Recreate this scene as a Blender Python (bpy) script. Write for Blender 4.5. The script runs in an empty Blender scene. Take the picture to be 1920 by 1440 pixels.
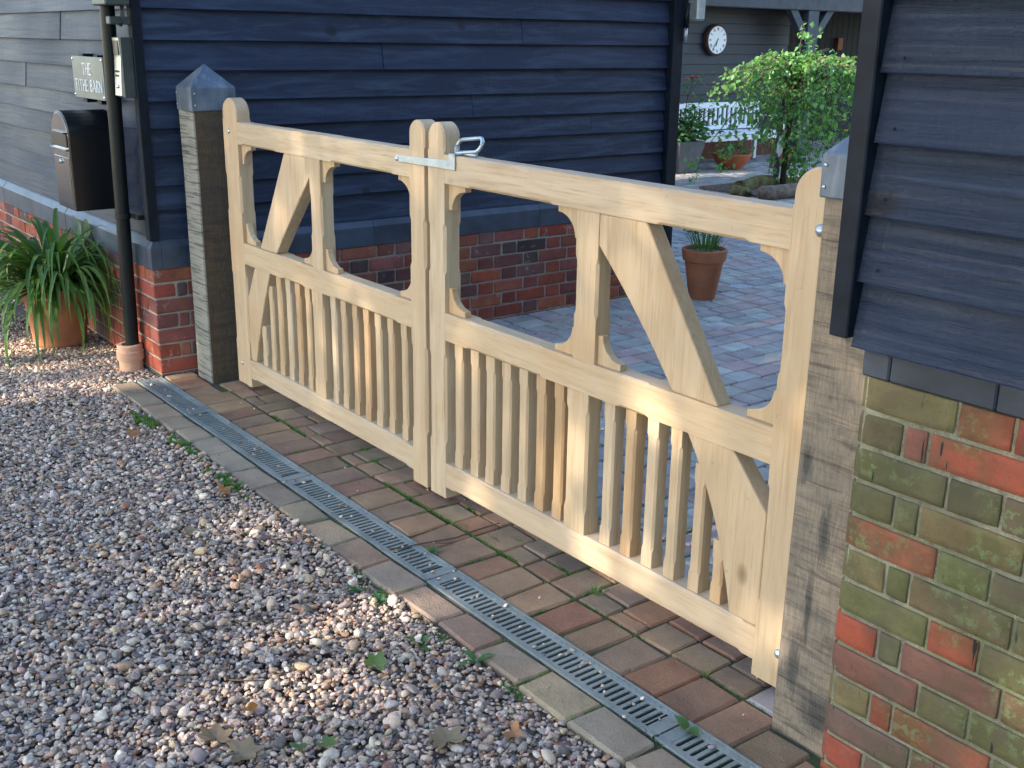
import bpy, bmesh, math, random
import numpy as np
from mathutils import Vector, Matrix
R = math.radians
random.seed(7); rng = np.random.default_rng(7)
S = bpy.context.scene; COL = S.collection

# ------------------------------------------------------------------ camera
cd = bpy.data.cameras.new('camera'); cam = bpy.data.objects.new('camera', cd); COL.objects.link(cam)
YAW, PIT, ROL = 0.91130428, -0.30371221, 0.01397524
fw = Vector((-math.sin(YAW)*math.cos(PIT), math.cos(YAW)*math.cos(PIT), math.sin(PIT)))
rt = Vector((math.cos(YAW), math.sin(YAW), 0)); up = rt.cross(fw)
r2 = rt*math.cos(ROL)+up*math.sin(ROL); u2 = up*math.cos(ROL)-rt*math.sin(ROL)
CP = Vector((4.7100, -2.0176, 1.6127))
M = Matrix((r2, u2, -fw)).transposed().to_4x4(); M.translation = CP; cam.matrix_world = M
cd.sensor_width = 36; cd.sensor_fit = 'HORIZONTAL'; cd.lens = 2058.705/1920*36
cd.clip_start = .05; cd.clip_end = 400
S.camera = cam
FPX = 2058.705
def proj(p):
    d = Vector(p)-CP; z = d.dot(fw)
    if z < .05: return (-9999, -9999, z)
    return (960+FPX*d.dot(r2)/z, 720-FPX*d.dot(u2)/z, z)

# ------------------------------------------------------------------ light
SUN_EL, SUN_AZ = R(27), R(-165)            # azimuth from +Y towards +X
sdir = Vector((math.sin(SUN_AZ)*math.cos(SUN_EL), math.cos(SUN_AZ)*math.cos(SUN_EL), math.sin(SUN_EL)))
w = bpy.data.worlds.new('World'); S.world = w; w.use_nodes = True
wn = w.node_tree; bg = wn.nodes['Background']; sk = wn.nodes.new('ShaderNodeTexSky')
sk.sky_type = 'NISHITA'; sk.sun_disc = False; sk.sun_elevation = SUN_EL; sk.sun_rotation = SUN_AZ
sk.air_density = 1.0; sk.dust_density = 0.6; sk.ozone_density = 1.6
wn.links.new(sk.outputs[0], bg.inputs[0]); bg.inputs[1].default_value = 0.15
sl = bpy.data.lights.new('sun', 'SUN'); sl.energy = 3.5; sl.angle = R(.53); sl.color = (1, .87, .70)
so = bpy.data.objects.new('sun', sl); COL.objects.link(so); so.location = sdir*30
so.rotation_euler = sdir.to_track_quat('Z', 'Y').to_euler()
vs = S.view_settings; vs.view_transform = 'Standard'; vs.look = 'None'; vs.exposure = 2.1; vs.gamma = 1
S.render.engine = 'CYCLES'; S.cycles.max_bounces = 8

# ------------------------------------------------------------------ node helpers
def newmat(name):
    m = bpy.data.materials.new(name); m.use_nodes = True
    nt = m.node_tree; b = nt.nodes['Principled BSDF']
    return m, nt, b
def nd(nt, t, **k):
    n = nt.nodes.new(t)
    for a, v in k.items(): setattr(n, a, v)
    return n
def put(nt, sock, v):
    if hasattr(v, 'is_output'): nt.links.new(v, sock)
    elif isinstance(v, (tuple, list)) and len(v) == 3 and sock.type == 'RGBA': sock.default_value = (*v, 1)
    else: sock.default_value = v
def mix(nt, f, a, b, mode='MIX'):
    n = nd(nt, 'ShaderNodeMix', data_type='RGBA', blend_type=mode)
    put(nt, n.inputs[0], f); put(nt, n.inputs[6], a); put(nt, n.inputs[7], b)
    return n.outputs[2]
def mth(nt, op, a, b=0.0, clamp=False):
    n = nd(nt, 'ShaderNodeMath', operation=op, use_clamp=clamp); put(nt, n.inputs[0], a); put(nt, n.inputs[1], b)
    return n.outputs[0]
def noise(nt, vec, scale, detail=4, rough=.6, dist=0):
    n = nd(nt, 'ShaderNodeTexNoise'); put(nt, n.inputs['Vector'], vec)
    n.inputs['Scale'].default_value = scale; n.inputs['Detail'].default_value = detail
    n.inputs['Roughness'].default_value = rough; n.inputs['Distortion'].default_value = dist
    return n.outputs[0]
def ramp(nt, f, a, b, lo=0.0, hi=1.0):
    n = nd(nt, 'ShaderNodeMapRange', clamp=True); put(nt, n.inputs[0], f)
    n.inputs[1].default_value = a; n.inputs[2].default_value = b; n.inputs[3].default_value = lo; n.inputs[4].default_value = hi
    return n.outputs[0]
def coords(nt, scale=(1, 1, 1), rot=(0, 0, 0), per_object=True, local=False):
    if per_object or local: v = nd(nt, 'ShaderNodeTexCoord').outputs['Object']
    else: v = nd(nt, 'ShaderNodeNewGeometry').outputs['Position']
    if per_object:
        oi = nd(nt, 'ShaderNodeObjectInfo'); cx = nd(nt, 'ShaderNodeCombineXYZ')
        for i, k in enumerate((17.3, 9.1, 23.7)): nt.links.new(mth(nt, 'MULTIPLY', oi.outputs['Random'], k), cx.inputs[i])
        va = nd(nt, 'ShaderNodeVectorMath', operation='ADD'); nt.links.new(v, va.inputs[0]); nt.links.new(cx.outputs[0], va.inputs[1]); v = va.outputs[0]
    mp = nd(nt, 'ShaderNodeMapping'); nt.links.new(v, mp.inputs[0]); mp.inputs['Rotation'].default_value = rot; mp.inputs['Scale'].default_value = scale
    return mp.outputs[0]
def bump(nt, b, h, strength=.3, dist=.002):
    n = nd(nt, 'ShaderNodeBump'); n.inputs['Strength'].default_value = strength; n.inputs['Distance'].default_value = dist
    put(nt, n.inputs['Height'], h); nt.links.new(n.outputs[0], b.inputs['Normal'])
def objcol(nt): return nd(nt, 'ShaderNodeObjectInfo').outputs['Color']
def objrand(nt): return nd(nt, 'ShaderNodeObjectInfo').outputs['Random']

# ------------------------------------------------------------------ materials
def m_oak(name, axis, ang=0):
    m, nt, b = newmat(name)
    rot = (0, ang, 0)
    a, p = 1.0, 9.0
    base = coords(nt, (a, p, p) if axis == 'x' else (p, p, a), rot)
    fine = coords(nt, (5, 130, 130) if axis == 'x' else (130, 130, 5), rot)
    iso = coords(nt)
    g = noise(nt, base, 2.2, 5, .6, .8)
    c = mix(nt, ramp(nt, g, .25, .75), (.41, .297, .19), (.58, .462, .322))
    f = noise(nt, fine, 1, 3, .7)
    c = mix(nt, ramp(nt, f, .52, .72, 0, .6), c, (.33, .21, .105))
    st = noise(nt, iso, 2.6, 3, .5)
    c = mix(nt, ramp(nt, st, .56, .78, 0, .5), c, (.47, .27, .12))
    r = objrand(nt)
    c = mix(nt, mth(nt, 'MULTIPLY', r, .28), c, (.52, .34, .17))
    c = mix(nt, 1.0, c, objcol(nt), 'MULTIPLY')
    kv = nd(nt, 'ShaderNodeTexVoronoi'); kv.inputs['Scale'].default_value = 3.1; put(nt, kv.inputs['Vector'], coords(nt, (1, 1, .6) if axis == 'z' else (.6, 1, 1), rot))
    c = mix(nt, ramp(nt, kv.outputs['Distance'], .035, .08, .85, 0), c, (.17, .095, .045))
    dt = noise(nt, iso, 70, 2, .5)
    c = mix(nt, ramp(nt, dt, .72, .8, 0, .5), c, (.2, .13, .07))
    put(nt, b.inputs['Base Color'], c); b.inputs['Roughness'].default_value = .62; b.inputs['Specular IOR Level'].default_value = .3
    bump(nt, b, mth(nt, 'ADD', f, mth(nt, 'MULTIPLY', g, .6)), .35, .0015)
    return m
OAK_X, OAK_Z = m_oak('oak_along', 'x'), m_oak('oak_upright', 'z')
OAK_R, OAK_L = m_oak('oak_brace_right', 'z', R(-33)), m_oak('oak_brace_left', 'z', R(33))

def m_post(name, dark, light, knots=()):
    m, nt, b = newmat(name)
    iso = coords(nt); saw = coords(nt, (5, 5, 30), (R(5), R(4), 0)); gr = coords(nt, (85, 85, 9)); saw2 = coords(nt, (5, 5, 120), (R(-4), R(4), 0))
    raw = coords(nt, per_object=False, local=True); sx0 = nd(nt, 'ShaderNodeSeparateXYZ'); nt.links.new(raw, sx0.inputs[0])
    s1 = noise(nt, saw, 1, 5, .7, .6); s2 = noise(nt, saw2, 1, 3, .7, .4); g = noise(nt, gr, 1, 6, .75, 2.5); n = noise(nt, iso, 3.2, 5, .65); n2 = noise(nt, iso, 1.7, 3, .5)
    c = mix(nt, ramp(nt, g, .3, .7), dark, light)
    band = mth(nt, 'MULTIPLY', ramp(nt, s1, .46, .62), ramp(nt, n2, .38, .6, .15, .75))
    c = mix(nt, band, c, (.048, .040, .036))
    c = mix(nt, mth(nt, 'MULTIPLY', ramp(nt, s2, .585, .65), .38), c, (.035, .028, .024))
    c = mix(nt, ramp(nt, n, .52, .72, 0, .55), c, (.06, .055, .055))
    h = mth(nt, 'ADD', mth(nt, 'MULTIPLY', s1, .6), g)
    for kx, kz, ka, kb in knots:
        dx = mth(nt, 'DIVIDE', mth(nt, 'SUBTRACT', sx0.outputs[0], kx), ka); dz = mth(nt, 'DIVIDE', mth(nt, 'SUBTRACT', sx0.outputs[2], kz), kb)
        d = mth(nt, 'SQRT', mth(nt, 'ADD', mth(nt, 'MULTIPLY', dx, dx), mth(nt, 'MULTIPLY', dz, dz)))
        d = mth(nt, 'ADD', d, mth(nt, 'MULTIPLY', mth(nt, 'SUBTRACT', g, .5), 1.4))
        c = mix(nt, ramp(nt, d, .35, 1.25, .85, 0), c, (.022, .019, .020))
        h = mth(nt, 'SUBTRACT', h, ramp(nt, d, .1, .7, .8, 0))
    ge = nd(nt, 'ShaderNodeTexCoord'); sx = nd(nt, 'ShaderNodeSeparateXYZ'); nt.links.new(ge.outputs['Normal'], sx.inputs[0])
    front = ramp(nt, sx.outputs[1], -.9, -.4, .75 if not knots else .15, 0)      # greyer weathering on the road side
    c = mix(nt, front, c, mix(nt, ramp(nt, s2, .5, .6), (.34, .34, .30), (.11, .115, .11)))
    put(nt, b.inputs['Base Color'], c); b.inputs['Roughness'].default_value = .85; b.inputs['Specular IOR Level'].default_value = .2
    bump(nt, b, h, .55, .004)
    return m
POST = m_post('weathered_oak_post', (.045, .032, .02), (.13, .095, .06))
POSTR = m_post('sawn_oak_post', (.125, .092, .064), (.31, .24, .17), [(-.035, .20, .020, .085), (.012, .55, .018, .075), (-.01, .36, .010, .12), (.045, .09, .05, .05), (.02, 1.02, .012, .02), (-.055, .70, .016, .05)])


def m_lead():
    m, nt, b = newmat('lead_sheet'); iso = coords(nt); v = coords(nt, (14, 14, 2))
    n = noise(nt, iso, 9, 5, .6); s = noise(nt, v, 2, 4, .6)
    c = mix(nt, ramp(nt, n, .3, .7), (.07, .095, .13), (.15, .19, .25)); c = mix(nt, ramp(nt, s, .52, .72, 0, .5), c, (.28, .33, .39))
    put(nt, b.inputs['Base Color'], c); b.inputs['Metallic'].default_value = .25; b.inputs['Roughness'].default_value = .5
    bump(nt, b, n, .25, .004); return m
LEAD = m_lead()

def m_board(name, axis, dust_sheen=.5, blue=1.0, bs=.6, bd=.004):
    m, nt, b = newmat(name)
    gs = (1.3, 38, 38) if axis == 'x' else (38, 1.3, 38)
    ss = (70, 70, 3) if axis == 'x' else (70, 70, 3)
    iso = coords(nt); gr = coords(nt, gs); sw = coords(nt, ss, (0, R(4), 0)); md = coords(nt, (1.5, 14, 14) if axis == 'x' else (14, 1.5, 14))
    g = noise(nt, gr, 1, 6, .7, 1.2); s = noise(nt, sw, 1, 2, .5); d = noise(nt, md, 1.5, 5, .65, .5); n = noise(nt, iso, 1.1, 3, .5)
    c = mix(nt, ramp(nt, g, .3, .75), tuple(k*q for k, q in zip((.009, .0158, .037), (1, 1, blue))), tuple(k*q for k, q in zip((.018, .032, .074), (1, 1, blue))))  # black boards tinted navy: blue sky reflection painted into the base colour
    c = mix(nt, ramp(nt, d, .46, .72, 0, dust_sheen), c, (.044, .066, .122*blue))  # pale streaks: dust together with painted blue sky sheen
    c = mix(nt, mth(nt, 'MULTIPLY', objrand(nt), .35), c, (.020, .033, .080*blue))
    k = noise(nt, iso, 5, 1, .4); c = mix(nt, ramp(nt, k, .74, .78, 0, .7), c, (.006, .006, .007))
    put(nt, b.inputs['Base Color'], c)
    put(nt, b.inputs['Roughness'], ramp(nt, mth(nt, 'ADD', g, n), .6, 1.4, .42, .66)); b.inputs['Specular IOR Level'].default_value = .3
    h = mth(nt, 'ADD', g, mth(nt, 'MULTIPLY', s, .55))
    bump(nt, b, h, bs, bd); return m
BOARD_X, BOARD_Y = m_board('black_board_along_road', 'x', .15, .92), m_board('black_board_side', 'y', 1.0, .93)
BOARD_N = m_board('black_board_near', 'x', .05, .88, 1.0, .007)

def simple(name, col, rough=.5, metal=0.0, ns=12, var=.25, spec=.5, bstr=0.0, bscale=60):
    m, nt, b = newmat(name); iso = coords(nt); n = noise(nt, iso, ns, 4, .6)
    d = tuple(x*(1-var) for x in col); l = tuple(min(1, x*(1+var)) for x in col)
    put(nt, b.inputs['Base Color'], mix(nt, ramp(nt, n, .3, .7), d, l)); b.inputs['Roughness'].default_value = rough
    b.inputs['Metallic'].default_value = metal; b.inputs['Specular IOR Level'].default_value = spec
    if bstr: bump(nt, b, noise(nt, iso, bscale, 3, .6), bstr, .002)
    return m
BLACKPAINT = simple('black_paint', (.005, .0095, .018), .55, 0, 20, .4, .2, .25, 40)
PIPEMAT = simple('black_pipe', (.006, .009, .010), .45, 0, 6, .3, .3)

def m_brick(name, moss):
    m, nt, b = newmat(name); iso = coords(nt); o = objcol(nt)
    n = noise(nt, iso, 9, 5, .6); f = noise(nt, iso, 75, 3, .6); sp = noise(nt, coords(nt, per_object=False), 17, 5, .72)
    c = mix(nt, 1.0, o, mix(nt, ramp(nt, n, .3, .7), (.68, .66, .66), (1.2, 1.16, 1.12)), 'MULTIPLY')
    c = mix(nt, ramp(nt, f, .6, .75, 0, .45), c, (.05, .035, .03))
    if moss:
        gm = noise(nt, coords(nt, per_object=False), 5.5, 5, .65)
        bl = noise(nt, coords(nt, per_object=False), 12, 4, .6)
        c = mix(nt, ramp(nt, bl, .48, .66, 0, .6), c, (.10, .075, .055))
        c = mix(nt, ramp(nt, gm, .47, .66, 0, .62), c, (.075, .085, .032))
        g2 = noise(nt, iso, 45, 3, .7); c = mix(nt, mth(nt, 'MULTIPLY', ramp(nt, g2, .52, .6), ramp(nt, gm, .5, .62, 0, .55)), c, (.16, .21, .10))
        st = noise(nt, coords(nt, (75, 75, 9), per_object=False), 1, 2, .5); c = mix(nt, ramp(nt, st, .715, .75, 0, .9), c, (.016, .016, .018))
    else:
        c = mix(nt, ramp(nt, sp, .6, .72, 0, .6), c, (.42, .38, .36))
    put(nt, b.inputs['Base Color'], c); b.inputs['Roughness'].default_value = .88; b.inputs['Specular IOR Level'].default_value = .25
    bump(nt, b, mth(nt, 'ADD', f, mth(nt, 'MULTIPLY', n, 1.6)), .6, .004); return m
BRICK, BRICKM = m_brick('red_brick', False), m_brick('mossy_brick', True)

def m_mortar(name, a, bcol, green):
    m, nt, b = newmat(name); iso = coords(nt, per_object=False); n = noise(nt, iso, 28, 5, .7); f = noise(nt, iso, 140, 3, .7)
    c = mix(nt, ramp(nt, n, .3, .7), a, bcol)
    if green: c = mix(nt, ramp(nt, noise(nt, iso, 7, 4, .6), .42, .62, 0, .7), c, (.13, .15, .075)); c = mix(nt, ramp(nt, f, .6, .7, 0, .5), c, (.5, .48, .42))
    put(nt, b.inputs['Base Color'], c); b.inputs['Roughness'].default_value = .95; bump(nt, b, mth(nt, 'ADD', n, f), .8, .006); return m
MORTAR, MORTARM = m_mortar('pale_mortar', (.25, .215, .17), (.40, .35, .285), False), m_mortar('mossy_mortar', (.11, .105, .072), (.31, .29, .225), True)
BLUEBRICK = simple('blue_plinth', (.040, .055, .082), .45, 0, 5, .45, .5, .3, 50)

DARKPLINTH = simple('dark_plinth_brick', (.026, .036, .054), .5, 0, 10, .35, .4, .3, 50)
def m_paver(name, attr=False):
    m, nt, b = newmat(name); iso = coords(nt, per_object=not attr)
    if attr: o = nd(nt, 'ShaderNodeAttribute', attribute_name='col').outputs['Color']
    else: o = objcol(nt)
    n = noise(nt, iso, 7, 5, .6); f = noise(nt, iso, 170, 3, .65); s = noise(nt, iso, 30, 3, .6)
    c = mix(nt, 1.0, o, mix(nt, ramp(nt, n, .3, .7), (.74, .72, .70), (1.2, 1.18, 1.14)), 'MULTIPLY')
    c = mix(nt, ramp(nt, f, .58, .72, 0, .36), c, (.45, .40, .33)); c = mix(nt, ramp(nt, f, .28, .40, .4, 0), c, (.07, .06, .05))
    c = mix(nt, ramp(nt, s, .68, .76, 0, .5), c, (.09, .075, .06))
    put(nt, b.inputs['Base Color'], c); b.inputs['Roughness'].default_value = .8; b.inputs['Specular IOR Level'].default_value = .3
    bump(nt, b, mth(nt, 'ADD', f, mth(nt, 'ADD', mth(nt, 'MULTIPLY', n, 2.5), s)), .75, .005); return m
PAVER, PAVERF = m_paver('concrete_sett'), m_paver('concrete_sett_far', True)

def m_joint():
    m, nt, b = newmat('joint_soil'); iso = coords(nt, per_object=False); n = noise(nt, iso, 3.2, 4, .6); f = noise(nt, iso, 90, 3, .7)
    c = mix(nt, ramp(nt, f, .3, .7), (.035, .028, .022), (.10, .085, .065)); c = mix(nt, ramp(nt, n, .44, .56, 0, .85), c, (.05, .085, .03))
    put(nt, b.inputs['Base Color'], c); b.inputs['Roughness'].default_value = 1; bump(nt, b, f, .8, .004); return m
JOINT = m_joint()
SOIL = simple('gravel_soil', (.13, .105, .09), .95, 0, 40, .5, .2, .8, 120)

def m_galv():
    m, nt, b = newmat('galvanised_steel'); iso = coords(nt); n = noise(nt, iso, 30, 4, .6); v = nd(nt, 'ShaderNodeTexVoronoi'); v.inputs['Scale'].default_value = 90; put(nt, v.inputs['Vector'], iso)
    c = mix(nt, ramp(nt, n, .3, .7), (.30, .36, .40), (.46, .53, .57)); c = mix(nt, ramp(nt, v.outputs['Distance'], 0, .6, 0, .25), c, (.6, .66, .7))
    put(nt, b.inputs['Base Color'], c); b.inputs['Metallic'].default_value = .75; put(nt, b.inputs['Roughness'], ramp(nt, n, .3, .7, .32, .5)); return m
GALV = m_galv()
def m_grate():
    m, nt, b = newmat('dull_grate_steel'); iso = coords(nt); n = noise(nt, iso, 8, 5, .65); f = noise(nt, iso, 60, 3, .6)
    c = mix(nt, ramp(nt, n, .3, .7), (.18, .225, .23), (.30, .35, .35)); c = mix(nt, ramp(nt, f, .58, .7, 0, .5), c, (.17, .14, .11))
    put(nt, b.inputs['Base Color'], c); b.inputs['Metallic'].default_value = .35; b.inputs['Roughness'].default_value = .5; bump(nt, b, f, .2, .001); return m
GRATE = m_grate()
CHANNEL = simple('channel_dirt', (.13, .11, .09), .9, 0, 25, .5, .2)
CLAY = simple('terracotta', (.34, .135, .07), .8, 0, 7, .22, .25, .25, 70)
CLAYPALE = simple('pale_clay', (.52, .31, .21), .8, 0, 9, .18, .25, .2, 70)
CLAYRED = simple('red_terracotta', (.46, .135, .06), .7, 0, 7, .15, .3)
MAILBLACK = simple('mailbox_black', (.006, .006, .008), .30, 0, 5, .3, .5)
MAILGLOSS = simple('mailbox_polished', (.30, .29, .28), .14, .95, 5, .1, .5)
SIGNP = simple('slate_plate', (.135, .155, .145), .45, 0, 8, .15, .5)
WHITE = simple('white_paint', (.78, .80, .80), .5, 0, 15, .05)
STEEL = simple('brushed_steel', (.55, .57, .52), .33, .8, 20, .12)
DKBOX = simple('intercom_side', (.045, .06, .055), .45, 0, 15, .2)
DKGLASS = simple('dark_glass', (.01, .012, .025), .3, 0, 5, .2)
CHROME = simple('chrome', (.75, .77, .8), .12, 1.0, 5, .05)
SLATE = simple('slate_planter', (.115, .12, .135), .6, 0, 8, .2)
FARB = simple('far_black_wall', (.010, .014, .026), .6, 0, 6, .3, .5, .2, 30)
FARTIMBER = simple('far_timber', (.045, .055, .07), .7, 0, 6, .3)
VOID = simple('dark_doorway', (.012, .013, .018), .8, 0, 4, .3)
BARK = simple('bark', (.085, .065, .048), .9, 0, 18, .4, .2, .6, 60)
LOGM = simple('log_bark', (.17, .13, .10), .9, 0, 14, .5, .2, .9, 40)
LOGMOSS = simple('log_mossy', (.15, .135, .06), .9, 0, 10, .5, .2, .9, 40)
ROOF = simple('clay_roof', (.17, .075, .05), .85, 0, 8, .3, .3, .5, 20)
CLOCKRIM = simple('clock_wood', (.10, .05, .035), .5, 0, 20, .3)
CLOCKFACE = simple('clock_face', (.82, .84, .82), .5, 0, 10, .03)
INK = simple('black_ink', (.01, .01, .012), .5, 0, 10, .1)
REDF = simple('red_petal', (.45, .04, .06), .6, 0, 20, .2)
YELF = simple('yellow_petal', (.75, .48, .02), .6, 0, 20, .2)
RUST = simple('brown_box', (.22, .075, .03), .7, 0, 10, .2)
HARDSOIL = simple('pot_grit', (.22, .19, .15), .95, 0, 60, .6, .2, .8, 100)

def m_leaf(name, a, bcol, tr=.35, tip=None):
    m, nt, b = newmat(name); iso = coords(nt, per_object=False); n = noise(nt, iso, 5, 3, .6); f = noise(nt, iso, 40, 3, .6)
    at = nd(nt, 'ShaderNodeAttribute', attribute_name='v').outputs['Fac']
    c = mix(nt, ramp(nt, mth(nt, 'ADD', n, mth(nt, 'MULTIPLY', at, .9)), .35, 1.25), a, bcol)
    if tip: c = mix(nt, ramp(nt, at, .86, 1.0, 0, .8), c, tip)
    put(nt, b.inputs['Base Color'], c); b.inputs['Roughness'].default_value = .45; b.inputs['Specular IOR Level'].default_value = .4
    t = nd(nt, 'ShaderNodeBsdfTranslucent'); put(nt, t.inputs[0], mix(nt, 1.0, c, (1.5, 1.6, .8), 'MULTIPLY'))
    ms = nd(nt, 'ShaderNodeMixShader'); ms.inputs[0].default_value = tr
    nt.links.new(b.outputs[0], ms.inputs[1]); nt.links.new(t.outputs[0], ms.inputs[2]); nt.links.new(ms.outputs[0], nt.nodes['Material Output'].inputs[0])
    return m
STRAP = m_leaf('strap_leaf', (.042, .10, .026), (.125, .23, .058), .33, (.34, .25, .10))
BIRCH = m_leaf('weeping_leaf', (.075, .18, .06), (.18, .36, .12), .42)
SHRUB = m_leaf('shrub_leaf', (.045, .125, .035), (.11, .24, .07), .3)
CANOPY = m_leaf('tree_leaf', (.04, .08, .02), (.08, .14, .035), .3)
MOSS = m_leaf('moss_blade', (.05, .12, .025), (.11, .23, .05), .25)
WEEDL = m_leaf('weed_leaf', (.045, .12, .04), (.08, .19, .06), .25)
DEADG = m_leaf('fallen_green', (.08, .14, .035), (.13, .20, .06), .2)
DEADB = m_leaf('fallen_brown', (.16, .11, .06), (.30, .22, .13), .2)
DEADO = m_leaf('fallen_orange', (.27, .11, .04), (.34, .17, .07), .2)
TWIG = simple('twig_bark', (.085, .06, .04), .9, 0, 40, .3)

def m_pebble():
    m, nt, b = newmat('pebble_stone'); iso = coords(nt, per_object=False, local=True)
    o = nd(nt, 'ShaderNodeAttribute', attribute_type='INSTANCER', attribute_name='col').outputs['Color']
    n = noise(nt, iso, 2.2, 4, .6)
    c = mix(nt, 1.0, o, mix(nt, ramp(nt, n, .3, .7), (.78, .78, .78), (1.15, 1.15, 1.15)), 'MULTIPLY')
    put(nt, b.inputs['Base Color'], c); b.inputs['Roughness'].default_value = .78; b.inputs['Specular IOR Level'].default_value = .22; return m
PEBBLE = m_pebble()

# ------------------------------------------------------------------ mesh helpers
def tag(o, label=None, cat=None, group=None, kind=None):
    if label: o['label'] = label
    if cat: o['category'] = cat
    if group: o['group'] = group
    if kind: o['kind'] = kind
    return o
def empty(name, loc=(0, 0, 0)):
    o = bpy.data.objects.new(name, None); o.location = loc; o.empty_display_size = .1; COL.objects.link(o); return o
def mesh(name, V, F, mat, smooth=False, recalc=True):
    me = bpy.data.meshes.new(name); me.from_pydata([tuple(v) for v in V], [], F)
    if recalc:
        bm = bmesh.new(); bm.from_mesh(me); bmesh.ops.recalc_face_normals(bm, faces=bm.faces); bm.to_mesh(me); bm.free()
    if smooth:
        me.polygons.foreach_set('use_smooth', [True]*len(me.polygons))
    if mat: me.materials.append(mat)
    return me
def link(name, me, parent=None, loc=(0, 0, 0), rot=None, color=None):
    o = bpy.data.objects.new(name, me); COL.objects.link(o)
    if parent is not None: o.parent = parent
    o.location = loc
    if rot: o.rotation_euler = rot
    if color: o.color = (*color, 1)
    return o
def wpos(p):
    v = Vector((0, 0, 0))
    while p is not None: v += p.location; p = p.parent
    return v
def part(name, G, mat, parent=None, smooth=False, color=None, bevel=0, origin=None):
    """G = (verts, faces) in world metres; becomes one mesh object, child of parent."""
    V, F = G
    pw = wpos(parent) if parent is not None else Vector((0, 0, 0))
    og = Vector(origin) if origin is not None else pw
    me = mesh(name, [Vector(v)-og for v in V], F, mat, smooth)
    o = link(name, me, parent, og-pw, None, color)
    if smooth and name in ('pot', 'collar', 'bowl', 'pipe', 'bottle', 'bolt', 'lock', 'screw', 'call_button', 'rivet'):
        es = o.modifiers.new('split', 'EDGE_SPLIT'); es.split_angle = R(38)
    if bevel:
        md = o.modifiers.new('bevel', 'BEVEL'); md.width = bevel; md.segments = 2; md.limit_method = 'ANGLE'; md.angle_limit = R(35)
    return o
def join(*Gs):
    V, F = [], []
    for v, f in Gs:
        n = len(V); V += list(v); F += [tuple(i+n for i in q) for q in f]
    return V, F
def box(x0, x1, y0, y1, z0, z1):
    V = [(x, y, z) for x in (x0, x1) for y in (y0, y1) for z in (z0, z1)]
    return V, [(0, 1, 3, 2), (4, 6, 7, 5), (0, 4, 5, 1), (2, 3, 7, 6), (0, 2, 6, 4), (1, 5, 7, 3)]
def rbox(x0, x1, y0, y1, z0, z1, b, jit=0):
    """box with chamfered, slightly uneven edges"""
    V, idx = [], {}
    for sx in (0, 1):
        for sy in (0, 1):
            for sz in (0, 1):
                c = [(x0, x1)[sx]+random.uniform(-jit, jit), (y0, y1)[sy]+random.uniform(-jit, jit), (z0, z1)[sz]+random.uniform(-jit, jit)*.5]
                s = [1-2*sx, 1-2*sy, 1-2*sz]
                for a in range(3):
                    bb = b*random.uniform(.7, 1.3) if jit else b
                    v = [c[k]+(0 if k == a else s[k]*bb) for k in range(3)]
                    idx[(sx, sy, sz, a)] = len(V); V.append(v)
    F = []
    for a in range(3):
        o1, o2 = [k for k in range(3) if k != a]
        for s in (0, 1):
            q = []
            for t1, t2 in ((0, 0), (1, 0), (1, 1), (0, 1)):
                k = [0, 0, 0]; k[a] = s; k[o1] = t1; k[o2] = t2; q.append(idx[(*k, a)])
            F.append(tuple(q))
        for t1 in (0, 1):
            for t2 in (0, 1):
                k0 = [0, 0, 0]; k0[o1] = t1; k0[o2] = t2; k1 = list(k0); k1[a] = 1
                F.append((idx[(*k0, o1)], idx[(*k1, o1)], idx[(*k1, o2)], idx[(*k0, o2)]))
    for sx in (0, 1):
        for sy in (0, 1):
            for sz in (0, 1): F.append(tuple(idx[(sx, sy, sz, a)] for a in range(3)))
    return V, F
def prism(pts, y0, y1):
    """outline in the x-z plane pushed from y0 to y1"""
    n = len(pts); V = [(x, y0, z) for x, z in pts]+[(x, y1, z) for x, z in pts]
    return V, [tuple(range(n)), tuple(range(2*n-1, n-1, -1))]+[(i, (i+1) % n, n+(i+1) % n, n+i) for i in range(n)]
def lathe(prof, cx, cy, n=32, cap=True):
    V = [(cx+r*math.cos(2*math.pi*i/n), cy+r*math.sin(2*math.pi*i/n), z) for r, z in prof for i in range(n)]; F = []
    for k in range(len(prof)-1):
        for i in range(n): F.append((k*n+i, k*n+(i+1) % n, (k+1)*n+(i+1) % n, (k+1)*n+i))
    if cap: F.append(tuple(range(n-1, -1, -1))); F.append(tuple(range((len(prof)-1)*n, len(prof)*n)))
    return V, F
def tube(pts, r, n=8, cap=True):
    pts = [Vector(p) for p in pts]; rr = r if isinstance(r, (list, tuple)) else [r]*len(pts); V, F = [], []
    for i, p in enumerate(pts):
        d = (pts[min(i+1, len(pts)-1)]-pts[max(i-1, 0)]).normalized()
        a = d.cross(Vector((0, 0, 1)) if abs(d.z) < .9 else Vector((1, 0, 0))).normalized(); b = d.cross(a)
        for k in range(n):
            t = 2*math.pi*k/n; V.append(p+(a*math.cos(t)+b*math.sin(t))*rr[i])
    for i in range(len(pts)-1):
        for k in range(n): F.append((i*n+k, i*n+(k+1) % n, (i+1)*n+(k+1) % n, (i+1)*n+k))
    if cap: F += [tuple(range(n-1, -1, -1)), tuple(range((len(pts)-1)*n, len(pts)*n))]
    return V, F
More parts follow.
